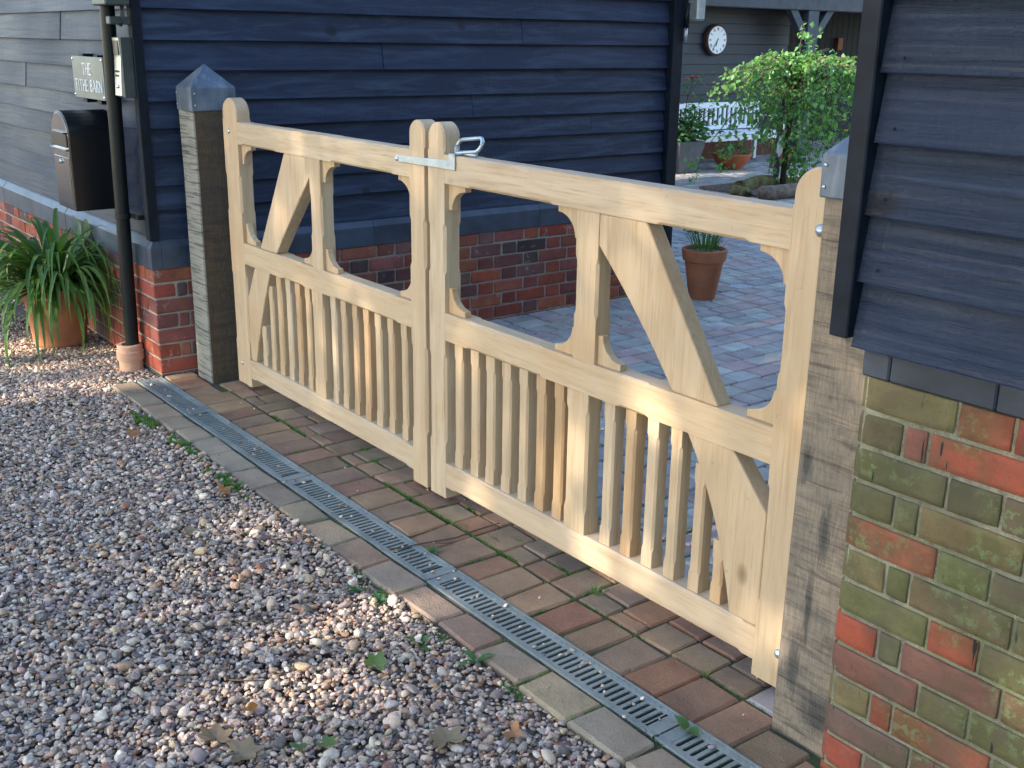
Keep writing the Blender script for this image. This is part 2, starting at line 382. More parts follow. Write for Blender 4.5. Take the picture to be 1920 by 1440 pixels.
def chbar(axis, a0, a1, u0, u1, v0, v1, runs, ch, t=.018):
    """square bar along axis 'x' or 'z' whose four arrises carry stopped chamfers over the given runs;
    u is the other in-plane axis, v is depth (y)"""
    st = [(a0, 0)]
    for p, q in sorted(runs): st += [(p, 0), (p+t, 1), (q-t, 1), (q, 0)]
    st.append((a1, 0)); V, F = [], []
    for a, on in st:
        c = ch if on else .0012
        for u, v in ((u0+c, v0), (u1-c, v0), (u1, v0+c), (u1, v1-c), (u1-c, v1), (u0+c, v1), (u0, v1-c), (u0, v0+c)):
            V.append((a, v, u) if axis == 'x' else (u, v, a))
    n = 8
    for i in range(len(st)-1):
        for k in range(n): F.append((i*n+k, i*n+(k+1) % n, (i+1)*n+(k+1) % n, (i+1)*n+k))
    F += [tuple(range(n)), tuple(range((len(st)-1)*n, len(st)*n))]
    return V, F
def jitc(c, s=.12):
    k = 1+random.uniform(-s, s); return tuple(max(.005, x*k*(1+random.uniform(-s, s)*.35)) for x in c)
def pick(p): return random.choice(p)

# ================================================================== ground
def sheet(name, x0, x1, y0, y1, z, mat, label=None):
    o = part(name, ([(x0, y0, z), (x1, y0, z), (x1, y1, z), (x0, y1, z)], [(0, 1, 2, 3)]), mat)
    return tag(o, label, None, None, 'structure')
sheet('ground', -60, 60, -60, 60, -.075, SOIL)
sheet('gravel_bed', -14, 9, -9, -.452, -.024, SOIL)
sheet('paving_bed', -14, 9, -.452, 26, -.0085, JOINT)

PAVCOL = [(0.297, 0.185, 0.116), (0.280, 0.185, 0.116), (0.263, 0.150, 0.099), (0.302, 0.205, 0.133), (0.246, 0.160, 0.107), (0.319, 0.215, 0.133), (0.297, 0.155, 0.095), (0.263, 0.180, 0.125)]
COURTCOL = [(0.345, 0.339, 0.337), (0.375, 0.356, 0.354), (0.413, 0.331, 0.320), (0.321, 0.339, 0.337), (0.398, 0.413, 0.414), (0.352, 0.314, 0.311), (0.306, 0.305, 0.320), (0.390, 0.388, 0.363)]
EDGECOL = [(0.308, 0.240, 0.167), (0.292, 0.230, 0.163), (0.302, 0.210, 0.150), (0.281, 0.235, 0.172), (0.324, 0.255, 0.176)]
def sett(parent, x0, x1, y0, y1, col, z=0.0, b=.009, jit=.0045, g=.0022, lab=None):
    zz = z+random.uniform(-.002, .002)
    V, F = rbox(x0+g, x1-g, y0+g, y1-g, zz-.05, zz, b*.72, jit)
    o = part('paving_block', (V, F), PAVER, parent, color=jitc(col, .12), origin=((x0+x1)/2, (y0+y1)/2, zz))
    o.rotation_euler.z = random.uniform(-.012, .012)
    return o

edging = empty('edging', (1.5, -.4, 0)); tag(edging, kind='structure')
ex = [-.461, -.255, -.052, .156, .33, .506, .71, .927, 1.124, 1.327, 1.516, 1.72, 1.924, 2.134, 2.34, 2.537, 2.737, 2.938, 3.147, 3.35, 3.55, 3.75, 3.95, 4.15, 4.35]
for a, b_ in zip(ex, ex[1:]): sett(edging, a, b_, -.458+random.uniform(-.006, .006), -.338, pick(EDGECOL), 0, .011, .005)

threshold = empty('threshold_paving', (1.5, -.1, 0)); tag(threshold, kind='structure')
rx = [-.361, -.188, -.048, .10, .232, .349, .487, .605, .735, .869, 1.003, 1.135, 1.270, 1.397, 1.54, 1.672, 1.810, 1.937, 2.090, 2.208, 2.342, 2.475, 2.61, 2.737, 2.870, 3.0, 3.133, 3.258, 3.39]
for i, (a, b_) in enumerate(zip(rx, rx[1:])):
    y1 = -.029+random.uniform(-.005, .005)
    if a > 3.2: y1 = -.075
    if a < -.15: y1 = -.06
    sett(threshold, a, b_, -.211, y1, pick(PAVCOL), 0, .011, .005)
sett(threshold, -.45, -.361, -.205, -.05, PAVCOL[3], .004)
for a in np.arange(3.39, 4.3, .135): sett(threshold, a, a+.135, -.212, -.105, pick(PAVCOL), 0)
# second band: rows run away from the road from here on, the first blocks cut to odd lengths
court = empty('courtyard', (0, 4, 0)); tag(court, kind='structure')
blocks = []
LEN = [.12, .165, .175, .175, .21]
xs_rows = list(rx[1:])
while xs_rows[-1] < 4.3: xs_rows.append(xs_rows[-1]+.1365)
while xs_rows[0] > -9: xs_rows.insert(0, xs_rows[0]-.1365)
for i, (a, b_) in enumerate(zip(xs_rows, xs_rows[1:])):
    xc = (a+b_)/2; y = -.027
    if xc < -.46: y = 3.32
    if xc > 3.43: continue
    first = True
    while y < 15.5:
        L_ = random.choice([.06, .09, .12, .16, .175]) if first else random.choice(LEN)
        first = False
        y1 = y+L_
        blocks.append((a, b_, y, y1)); y = y1
def skip(bk):
    a, b_, y0, y1 = bk; xc = (a+b_)/2; yc = (y0+y1)/2
    return (-.40 < xc < -.20 and yc < .15) or (xc > 3.25 and yc < .16 and xc < 3.43)
vis = []
rest = []
for bk in blocks:
    if skip(bk): continue
    a, b_, y0, y1 = bk
    u, v, z = proj(((a+b_)/2, (y0+y1)/2, 0))
    inside = 395 < u < 1480 and 150 < v < 1300 and not (u > 1480 and v > 300)
    # hidden behind the barn side wall or the near gable
    x, y = (a+b_)/2, (y0+y1)/2
    if x < -.46 and y < 3.3: inside = False
    if inside: vis.append((z, bk))
    else: rest.append(bk)
vis.sort(key=lambda q: q[0])
for z, bk in vis[:300]:
    a, b_, y0, y1 = bk
    col = pick(PAVCOL if y0 < .25 else COURTCOL)
    sett(court, a, b_, y0, y1, col, 0, .008, .003, .0035)
rest += [bk for z, bk in vis[300:]]
V, F, CC = [], [], []
for a, b_, y0, y1 in rest:
    if y0 > 3 and a < -9: continue
    g, c = .004, .009; zz = random.uniform(-.002, .002); n = len(V); col = jitc(pick(COURTCOL), .08)
    V += [(a+g, y0+g, -.03), (b_-g, y0+g, -.03), (b_-g, y1-g, -.03), (a+g, y1-g, -.03), (a+g+.001, y0+g+.001, zz-c), (b_-g-.001, y0+g+.001, zz-c), (b_-g-.001, y1-g-.001, zz-c), (a+g+.001, y1-g-.001, zz-c), (a+g+c, y0+g+c, zz), (b_-g-c, y0+g+c, zz), (b_-g-c, y1-g-c, zz), (a+g+c, y1-g-c, zz)]
    for k in (0, 4):
        for j in range(4): F.append((n+k+j, n+k+(j+1) % 4, n+k+4+(j+1) % 4, n+k+4+j))
    F.append((n+8, n+9, n+10, n+11)); CC += [col]*9
cw = wpos(court)
me = mesh('paving_field', [Vector(v)-cw for v in V], F, PAVERF, recalc=False)
at = me.attributes.new('col', 'FLOAT_COLOR', 'FACE'); at.data.foreach_set('color', np.array([(*c, 1) for c in CC], 'f').ravel())
tag(link('paving_field', me, court), kind='stuff')

# ================================================================== drainage channel
drain = empty('drainage_channel', (1.5, -.275, 0))
tag(drain, 'long slotted grey metal drain set in the paving before the gates', 'drain')
part('channel', join(box(-.445, 4.3, -.334, -.214, -.09, -.032), box(-.445, 4.3, -.3355, -.3315, -.08, -.006), box(-.445, 4.3, -.2175, -.2135, -.08, -.006)), CHANNEL, drain)
def grate(x0, x1):
    Gs = []; pit = .0232; n = max(1, int((x1-x0-.03)/pit)); off = (x1-x0-n*pit)/2
    y0, y1 = -.3325, -.2165
    ya, yb = y0+.018, y1-.021
    Gs.append(rbox(x0, x1, y0, ya+.002, -.006, .001, .0012)); Gs.append(rbox(x0, x1, yb-.002, y1, -.006, .001, .0012))
    Gs.append(box(x0, x1, y0-.0015, y0+.004, -.004, .0035)); Gs.append(box(x0, x1, y1-.004, y1+.0015, -.004, .0035))
    def bar(xc, hw):
        e = hw+.0052; pts = [(xc-e, ya), (xc-hw-.0018, ya+.003), (xc-hw, ya+.007), (xc-hw, yb-.007), (xc-hw-.0018, yb-.003), (xc-e, yb), (xc+e, yb), (xc+hw+.0018, yb-.003), (xc+hw, yb-.007), (xc+hw, ya+.007), (xc+hw+.0018, ya+.003), (xc+e, ya)]
        m_ = len(pts); V = [(x, y, .0004) for x, y in pts]+[(x, y, -.0055) for x, y in pts]
        return V, [tuple(range(m_)), tuple(range(2*m_-1, m_-1, -1))]+[(i, (i+1) % m_, m_+(i+1) % m_, m_+i) for i in range(m_)]
    for i in range(n+1): Gs.append(bar(x0+off+i*pit, .0058 if 0 < i < n else off+.0004))
    for i in range(n):                     # pressed dimples along the gate side
        cx_ = x0+off+(i+.5)*pit
        Gs.append(lathe([(.0042, .0008), (.003, .0022), (.0006, .0028)], cx_, y1-.011, 6, False))
    return join(*Gs)
for a, b_ in [(-.445, .142), (.148, 1.126), (1.132, 2.112), (2.118, 3.115), (3.122, 4.11)]:
    part('grate', grate(a, b_), GRATE, drain)

# ================================================================== timber barns
def flemish(n0, start_header, length, closer=False):
    """lengths along a course: alternating stretchers and headers, optional queen closer after the quoin header"""
    out, s, k = [], 0.0, 0; seq = []
    if start_header: seq = ['h', 'c'] if closer else ['h']
    while s < length:
        if seq: t = seq.pop(0)
        else: t = 's' if (k % 2 == 0) else 'h'; k += 1
        L_ = {'s': .2155, 'h': .1055, 'c': .047}[t]; out.append((s, min(s+L_, length+.02), t)); s += L_+.0105
    return out
BR = [(.30, .075, .045), (.33, .085, .05), (.26, .07, .05), (.22, .075, .06), (.17, .07, .065), (.30, .10, .065), (.20, .10, .085), (.095, .06, .058), (.36, .11, .06), (.24, .085, .07)]
barn = empty('barn', (-.46, -.2, 0))
tag(barn, 'long black weatherboarded barn on a low red brick wall behind the left gate post', 'barn')
XB, YL, ZB = -.451, -.21, .5332
part('wall', join(box(-6, XB-.006, YL+.006, 3.22, -.05, ZB-.004), box(-6, XB-.06, YL+.06, 3.28, ZB-.004, 2.7)), MORTAR, barn)
def course_z(i): return ZB-.0755*(i+1)+.0095, ZB-.0755*i
cid = 0
for i in range(8):
    z0, z1 = course_z(i)
    if i == 7: z0 = -.03
    # side wall facing the courtyard (runs along y); the quoin brick turns the corner
    for a, b_, t in flemish(0, i % 2 == 1, 3.37, True):
        y0, y1 = YL+a, min(YL+b_, 3.235)
        if y1-y0 < .02: continue
        q = a == 0
        x0 = XB-((.1025 if i % 2 == 0 else .215) if q else .05)
        c = jitc(pick(BR), .15)
        if i == 7: c = tuple(v*.8+.03 for v in c)
        part('brick', rbox(x0, XB+random.uniform(-.002, .002), y0, y1, z0, z1, .005, .0025), BRICK, barn, color=c, origin=(XB, (y0+y1)/2, (z0+z1)/2))
    # road wall (runs along -x), quoin already laid
    s0 = (.1025 if i % 2 == 0 else .215)+.0105; k = i % 2; s = s0
    while s < 3.55:
        L_ = .2155 if k % 2 == 0 else .1055; k += 1
        x1 = XB-s; x0 = x1-L_
        part('brick', rbox(x0, x1, YL+random.uniform(-.002, .002), YL+.05, z0, z1, .005, .0025), BRICK, barn, color=jitc(pick(BR), .15), origin=((x0+x1)/2, YL, (z0+z1)/2))
        s += L_+.0105
# blue plinth bricks with a sloping top
def plinth_profile(a0, a1, out, inn, zb, zs, zt, g=.0006):
    return [(out, zb), (out, zs), (inn, zt), (inn-.03, zt), (inn-.03, zb)], a0+g, a1-g
def plinth_y(y0, y1):
    P, a, b_ = plinth_profile(y0, y1, XB+.002, XB-.045, ZB, .637, .70)
    V = [(x, a, z) for x, z in P]+[(x, b_, z) for x, z in P]; n = 5
    return V, [tuple(range(n)), tuple(range(n, 2*n))]+[(i, (i+1) % n, n+(i+1) % n, n+i) for i in range(n)]
def plinth_x(x0, x1):
    V = []
    for x in (x0+.0015, x1-.0015): V += [(x, YL-.002, ZB), (x, YL-.002, .637), (x, YL+.045, .70), (x, YL+.075, .70), (x, YL+.075, ZB)]
    n = 5
    return V, [tuple(range(n)), tuple(range(n, 2*n))]+[(i, (i+1) % n, n+(i+1) % n, n+i) for i in range(n)]
y = YL+.05
for y1 in (1.02, 2.18, 3.235):
    part('plinth_slab', plinth_y(y, y1), BLUEBRICK, barn, bevel=.003); y = y1
x = XB-.05
for x1 in (-1.802, -3.158, -4.5, -5.9):
    part('plinth_slab', plinth_x(x1+.0015, x-.0015), BLUEBRICK, barn, bevel=.003); x = x1
# corner plinth block
V = [(XB-.05, YL-.002, ZB), (XB+.002, YL-.002, ZB), (XB+.002, YL+.05, ZB), (XB-.05, YL+.05, ZB), (XB-.05, YL-.002, .637), (XB+.002, YL-.002, .637), (XB+.002, YL+.05, .637), (XB-.05, YL+.05, .637), (XB-.05, YL+.045, .70), (XB-.045, YL+.045, .70), (XB-.045, YL+.05, .70), (XB-.05, YL+.05, .70)]
part('plinth_slab', (V, [(0, 1, 5, 4), (1, 2, 6, 5), (0, 3, 2, 1), (4, 5, 9, 8), (5, 6, 10, 9), (8, 9, 10, 11), (2, 3, 7, 6), (6, 7, 11, 10), (0, 4, 8, 11, 7, 3)]), BLUEBRICK, barn, bevel=.003)

ZBOARD = [.674, .815, .9285, 1.0685, 1.193, 1.318, 1.456, 1.590, 1.729, 1.86, 1.99, 2.12, 2.25, 2.38, 2.51]
def board(axis, a0, a1, zb, zt, front, sgn, mat, parent, tilt=.022, th=.02, sag=.003, label=None):
    """feather-edged board; 'front' is the plane its lower edge reaches, sgn the way it faces"""
    n = max(2, int(abs(a1-a0)/.5)); V, F = [], []
    wob = [random.uniform(-sag, sag) for _ in range(n+1)]
    for i in range(n+1):
        a = a0+(a1-a0)*i/n; dz = wob[i]*.6
        for d, z in ((0, zb+dz), (.003, zb+dz-.0005+.003), (tilt, zt), (tilt+.007, zt), (th, zb+dz)):
            p = front-sgn*d+wob[i]*.3
            V.append((p, a, z) if axis == 'y' else (a, p, z))
    m_ = 5
    for i in range(n):
        for k in range(m_): F.append((i*m_+k, i*m_+(k+1) % m_, (i+1)*m_+(k+1) % m_, (i+1)*m_+k))
    F += [tuple(range(m_)), tuple(range(n*m_, n*m_+m_))]
    mid = (a0+a1)/2
    return part('weatherboard', (V, F), mat, parent, origin=(front, mid, zb) if axis == 'y' else (mid, front, zb))
jy = {9: 1.75, 7: 2.05, 4: 1.7, 6: 1.12, 2: .6, 11: 1.2, 3: 2.6, 12: 2.4}
jx = {7: -1.62, 4: -1.75, 5: -2.4, 2: -1.3, 9: -1.1}
for i in range(14):
    zb, zt = ZBOARD[i], ZBOARD[i+1]+.022
    segs = [(-.155, jy[i]-.0008), (jy[i]+.0008, 3.225)] if i in jy else [(-.155, 3.225)]
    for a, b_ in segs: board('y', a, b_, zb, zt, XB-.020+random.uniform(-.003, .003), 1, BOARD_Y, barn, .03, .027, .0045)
    zl = zb-.006
    segs = [(-5.9, jx[i]-.0008), (jx[i]+.0008, -.515)] if i in jx else [(-5.9, -.515)]
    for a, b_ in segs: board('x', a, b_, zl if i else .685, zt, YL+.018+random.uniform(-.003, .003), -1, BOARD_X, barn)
part('corner_board', join(rbox(-.512, XB-.012, YL+.004, -.157, .67, 2.7, .004)), BLACKPAINT, barn)
part('corner_board', rbox(-.52, XB+.012, 3.228, 3.32, -.05, 2.7, .004), BLACKPAINT, barn)
part('roof', ([(-.30, -.35, 2.62), (-.30, 3.5, 2.62), (-3.2, 3.5, 4.6), (-3.2, -.35, 4.6), (-6.2, -.35, 2.62), (-6.2, 3.5, 2.62), (-.30, -.35, 2.70), (-.30, 3.5, 2.70), (-3.2, 3.5, 4.70), (-3.2, -.35, 4.70), (-6.2, -.35, 2.70), (-6.2, 3.5, 2.70)],
     [(0, 1, 2, 3), (3, 2, 5, 4), (6, 9, 8, 7), (9, 10, 11, 8), (0, 6, 7, 1), (4, 5, 11, 10), (0, 3, 9, 6), (3, 4, 10, 9), (1, 7, 8, 2), (2, 8, 11, 5)]), ROOF, barn)

near = empty('outbuilding', (3.43, -.1, 0))
tag(near, 'near black weatherboarded building on mossy old brick at the right edge', 'building')
YR, XR = -.10, 3.424
part('wall', join(box(XR+.012, 7, YR+.0062, 13, -.05, .955), box(XR+.06, 7, YR+.06, 13, .955, 2.85)), MORTARM, near)
OL = [(.12, .11, .055), (.105, .10, .055), (.155, .12, .06)]; RD = [(.27, .068, .04), (.235, .065, .042), (.25, .085, .05)]; BN = [(.155, .08, .06), (.13, .085, .068), (.18, .085, .06)]; GR_ = [(.105, .115, .05)]
pal = [[OL, RD, RD, BN], [OL, BN, RD, RD, RD], [OL, OL, BN, BN], [OL, OL, OL, OL, OL], [RD, GR_, OL, OL], [OL, GR_, OL, OL, OL], [GR_, RD, OL, BN], [RD, OL, BN, BN, OL], [BN, OL, OL, BN], [OL, RD, RD, OL, BN], [BN, BN, OL, BN], [RD, BN, BN, OL, BN], [RD, BN, BN, BN]]
from mathutils import noise as mnoise
def rough_brick(x0, x1, yf, yb, z0, z1, quoin):
    """old hand-made brick: worn face, rounded and chipped arrises"""
    nx, nz = max(5, int((x1-x0)/.017)), 7; V, F = [], []; sd = random.uniform(0, 90)
    chips = [(random.choice((0, nx)), random.choice((0, nz))) for _ in range(random.choice((0, 1, 1, 2)))]
    e_ = .0032
    gu = lambda i, n_, L_: 0 if i == 0 else 1 if i == n_ else e_/L_+(1-2*e_/L_)*(i-1)/(n_-2)
    for k in range(nz+1):
        for i in range(nx+1):
            u, v = gu(i, nx, x1-x0), gu(k, nz, z1-z0); x = x0+(x1-x0)*u; z = z0+(z1-z0)*v
            du, dv = min(i, nx-i), min(k, nz-k); e = mnoise.noise((x*22+sd, z*22, 1.7)); y = yf+.0016*e+.0009*mnoise.noise((x*70, z*70, sd))
            if dv == 0: z += (.0012+.0026*abs(mnoise.noise((x*35, sd, k))))*(1 if k == 0 else -1); y += .0026
            elif dv == 1 and False: pass
            if du == 0: x += (.0012+.0026*abs(mnoise.noise((z*45, sd, i))))*(1 if i == 0 else -1); y += .0026
            for ci, ck_ in chips:
                if abs(i-ci)+abs(k-ck_) < 3: y += .0045
            if quoin and i < 3: y += (.016, .009, .002)[i]
            V.append((x, y, z))
    n = nx+1
    for k in range(nz):
        for i in range(nx): F.append((k*n+i, k*n+i+1, (k+1)*n+i+1, (k+1)*n+i))
    ring = [i for i in range(n)]+[k*n+nx for k in range(1, nz+1)]+[nz*n+i for i in range(nx-1, -1, -1)]+[k*n for k in range(nz-1, 0, -1)]
    b0 = len(V); V += [(V[i][0], yb, V[i][2]) for i in ring]; m_ = len(ring)
    for i in range(m_): F.append((ring[i], ring[(i+1) % m_], b0+(i+1) % m_, b0+i))
    return V, F
for i in range(13):
    zt = .957-.0784*i; zb = zt-.0712
    if zt < -.02: break
    for j, (a, b_, t) in enumerate(flemish(0, i % 2 == 1, 1.25, True)):
        x0, x1 = XR+a-.0012, XR+b_+.0042
        c = jitc(pick(pal[i][j] if j < len(pal[i]) else pick([OL, BN, BN, RD])), .14)
        if b_-a < .03: continue
        V, F = rough_brick(x0, x1, YR+random.uniform(-.0022, .0018), YR+.05, zb, zt, j == 0)
        part('brick', (V, F), BRICKM, near, True, color=c, origin=((x0+x1)/2, YR, (zb+zt)/2))
x = XR
for L_ in (.066, .23, .23, .23, .23, .23):
    part('plinth_brick', rbox(x+.001, x+L_-.001, YR-.004, YR+.08, .958, 1.075, .004), DARKPLINTH, near); x += L_
RB = [1.020, 1.1545, 1.289, 1.43, 1.561, 1.70, 1.84, 1.98, 2.12, 2.26, 2.40, 2.54, 2.68, 2.82]
for i in range(13):
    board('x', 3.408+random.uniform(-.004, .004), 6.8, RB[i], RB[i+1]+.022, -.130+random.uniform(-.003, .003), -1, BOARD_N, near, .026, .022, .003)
part('corner_board', rbox(3.362, 3.407, -.142, -.075, 1.036, 2.8, .003), BLACKPAINT, near)
part('board_backing', box(3.409, 3.484, -.097, -.035, 1.08, 2.78), BLACKPAINT, near)
part('roof', ([(3.25, -.3, 2.8), (3.25, 13.2, 2.8), (5.2, 13.2, 4.5), (5.2, -.3, 4.5), (7.2, -.3, 2.8), (7.2, 13.2, 2.8), (3.25, -.3, 2.88), (3.25, 13.2, 2.88), (5.2, 13.2, 4.6), (5.2, -.3, 4.6), (7.2, -.3, 2.88), (7.2, 13.2, 2.88)],
     [(0, 1, 2, 3), (3, 2, 5, 4), (6, 9, 8, 7), (9, 10, 11, 8), (0, 6, 7, 1), (4, 5, 11, 10), (0, 3, 9, 6), (3, 4, 10, 9), (1, 7, 8, 2), (2, 8, 11, 5)]), ROOF, near)
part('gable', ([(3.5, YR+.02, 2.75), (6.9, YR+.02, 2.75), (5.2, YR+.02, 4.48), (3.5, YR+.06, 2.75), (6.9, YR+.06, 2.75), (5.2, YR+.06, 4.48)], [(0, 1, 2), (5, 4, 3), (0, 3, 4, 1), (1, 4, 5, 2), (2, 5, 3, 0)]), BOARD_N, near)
for i, (nx, nz) in enumerate([(3.452, 1.185), (3.45, 1.325), (3.455, 1.46), (3.458, 1.59)]):
    V, F = lathe([(.0035, 0), (.0028, .0022), (.0005, .0028)], 0, 0, 10)
    part('nail', ([(nx+x, -.129-z, nz+y) for x, y, z in V], F), BLACKPAINT, near)

# ================================================================== gate posts
def post(name, x0, x1, y0, y1, zt, ze, za, label, pm, ov=.006):
    p = empty(name, ((x0+x1)/2, (y0+y1)/2, 0)); tag(p, label, 'gate post', 'oak posts carrying the gates')
    st = [-.05, .0, .3, .7, 1.0, zt+.01]; V, F = [], []
    c = .006
    for k, z in enumerate(st):
        jx, jy_ = random.uniform(-.003, .003), random.uniform(-.003, .003)
        for x, y in ((x0+c, y0), (x1-c, y0), (x1, y0+c), (x1, y1-c), (x1-c, y1), (x0+c, y1), (x0, y1-c), (x0, y0+c)): V.append((x+jx, y+jy_, z))
    n = 8
    for i in range(len(st)-1):
        for k in range(n): F.append((i*n+k, i*n+(k+1) % n, (i+1)*n+(k+1) % n, (i+1)*n+k))
    F += [tuple(range(n)), tuple(range((len(st)-1)*n, len(st)*n))]
    part('timber', (V, F), pm, p)
    X0, X1, Y0, Y1 = x0-ov, x1+ov, y0-ov, y1+ov; xc, yc = (x0+x1)/2, (y0+y1)/2
    V = [(X0, Y0, zt), (X1, Y0, zt), (X1, Y1, zt), (X0, Y1, zt), (X0, Y0, ze), (X1, Y0, ze), (X1, Y1, ze), (X0, Y1, ze), (xc, yc, za)]
    cap = part('cap', (V, [(0, 1, 5, 4), (1, 2, 6, 5), (2, 3, 7, 6), (3, 0, 4, 7), (4, 5, 8), (5, 6, 8), (6, 7, 8), (7, 4, 8), (0, 3, 2, 1)]), LEAD, p, bevel=.004)
    # lapped seam round the front corner of the sheet, with its rivets
    e = .0022; d = .022
    if True:
        V = [(X1+e, Y0-e, zt+.001), (X1+e, Y0+d, zt+.001), (X1+e, Y0-e, ze), (X1+e, Y0+d, ze)]
        def up_(p_, t): return tuple(p_[k]+((xc, yc, za)[k]-p_[k])*t for k in range(3))
        A, B = (X1+e, Y0-e, ze+e), (X1+e, Y0+d, ze+e)
        V2 = [A, B, up_(B, .86), up_(A, .97)]
        part('seam', join((V, [(0, 1, 3, 2)]), ([(x+.0005, y, z+.002) for x, y, z in V2], [(0, 1, 2, 3)])), LEAD, cap)
        for t in (.25, .75):
            for (px, py, pz) in [(X0+.012, Y0-.001, zt+(ze-zt)*t), (X1+.003, Y0+.012, zt+(ze-zt)*t)]:
                V, F = lathe([(.0045, 0), (.0038, .002), (.0008, .003)], 0, 0, 8)
                if py < Y0: part('rivet', ([(px+x, py-z, pz+y) for x, y, z in V], F), GALV, cap)
                else: part('rivet', ([(px+z, py+x, pz+y) for x, y, z in V], F), GALV, cap)
    return p
pl = post('gate_post', -.388, -.213, -.045, .155, 1.285, 1.388, 1.492, 'dark weathered oak gate post with pointed lead cap before the barn corner', POST)
pr = post('gate_post', 3.254, 3.418, -.060, .115, 1.302, 1.394, 1.492, 'sawn oak gate post with lead cap wedged against the mossy brick', POSTR)
# knot swirls and the long shake on the near post
def crack(pts, wdt, name, mat, parent):
    V, F = [], []
    for i, (x, z, k) in enumerate(pts): V += [(x-wdt*k, -.0655, z), (x+wdt*k, -.0655, z), (x, -.0625, z)]
    for i in range(len(pts)-1): F += [(3*i, 3*i+1, 3*i+4, 3*i+3)]
    return part(name, (V, F), mat, parent)

# ================================================================== gates
Y0G, Y1G = .0525, .1195
ZT, ZTB, ZM, ZMB, ZBT, ZBB, ZS, ZTOP = 1.249, 1.1528, .7107, .6129, .1562, .063, .0196, 1.3504
def stile(parent, x0, x1, runsL, label=None):
    """upright with a round head and stopped chamfers"""
    c = .009; t = .016; r = (x1-x0)/2; xc = (x0+x1)/2; zc = ZTOP-r*.92
    runs = runsL+[(ZT+.012, zc-.004)] if False else runsL
    G1 = chbar('z', ZS, ZT+.01, x0, x1, Y0G, Y1G, runs, c, t)
    V, F = [], []
    ring = []
    N_ = 14
    outline = [(x0, ZT+.01), (x0, zc)]+[(xc-r*math.cos(math.pi*k/N_), zc+r*.92*math.sin(math.pi*k/N_)) for k in range(1, N_)]+[(x1, zc), (x1, ZT+.01)]
    ch_ = .006
    def inset(P, d):
        return [(xc+(x-xc)*(1-d/r), z if z <= zc else zc+(z-zc)*(1-d/r)) for x, z in P]
    layers = [(inset(outline, ch_), Y0G), (outline, Y0G+ch_), (outline, Y1G-ch_), (inset(outline, ch_), Y1G)]
    n = len(outline)
    for P, y in layers: V += [(x, y, z) for x, z in P]
    for i in range(3):
        for k in range(n): F.append((i*n+k, i*n+(k+1) % n, (i+1)*n+(k+1) % n, (i+1)*n+k))
    F += [tuple(range(n)), tuple(range(3*n, 4*n))]
    o = part('stile', join(G1, (V, F)), OAK_Z, parent, color=jitc((1, 1, 1), .03), origin=(xc, Y0G, .6))
    return o
UP = (ZM+.13, ZTB-.13); LO = (ZBT+.07, ZMB-.05)
def rail(parent, x0, x1, z0, z1, runs):
    c, t = .008, .015
    return part('rail', chbar('x', x0, x1, z0, z1, Y0G+.0008, Y1G-.0008, runs, c, t), OAK_X, parent, color=jitc((1, 1, 1), .03), origin=((x0+x1)/2, Y0G, z0))
def bracket(parent, xc, zc, sx, sz, wx=.098, wz=.088, th=.026, yo=.016):
    """little quarter-arch bracket tucked in a corner; sx, sz point into the opening"""
    e = .020; P = [(xc, zc), (xc+sx*wx, zc), (xc+sx*wx, zc+sz*e)]
    for k in range(1, 9):
        a = math.pi/2*k/9
        P.append((xc+sx*(wx-(wx-e)*math.sin(a)), zc+sz*(wz-(wz-e)*math.cos(a))))
    P += [(xc+sx*e, zc+sz*wz), (xc, zc+sz*wz)]
    return part('bracket', prism(P, Y0G+yo, Y0G+yo+th), OAK_Z, parent, bevel=.0025, color=jitc((.98, .94, .88), .05), origin=(xc+sx*.03, Y0G, zc+sz*.03))
def baluster(parent, x0, x1, zb, zt, tone):
    y0 = Y0G+.015
    return part('baluster', chbar('z', zb, zt, x0, x1, y0, y0+.047, [(zb+.05, zt-.05)], .0062, .012), OAK_Z, parent, color=tone, origin=((x0+x1)/2, y0, (zb+zt)/2))
def gate(loc, label):
    g = empty('gate_leaf', loc); tag(g, label, 'gate', 'pair of new oak gates'); return g
TONES = [(1, 1, 1), (1.0, .97, .93), (.97, .90, .80), (1.03, 1.02, 1.0), (.90, .78, .64), (.97, .93, .87), (.93, .83, .72)]
def brace(parent, P, mat, name='brace'):
    xs = [p[0] for p in P]
    return part(name, prism(P, Y0G+.005, Y1G-.006), mat, parent, bevel=.005, color=(1, .985, .96), origin=(sum(xs)/len(xs), Y0G, .6))
def arc(a, b_, c_, n=8):
    """smooth curve through three points (quadratic)"""
    a, b_, c_ = Vector((*a, 0)), Vector((*b_, 0)), Vector((*c_, 0)); q = 2*b_-(a+c_)/2
    return [tuple(((1-t)**2*a+2*t*(1-t)*q+t*t*c_)[:2]) for t in [i/n for i in range(n+1)]]

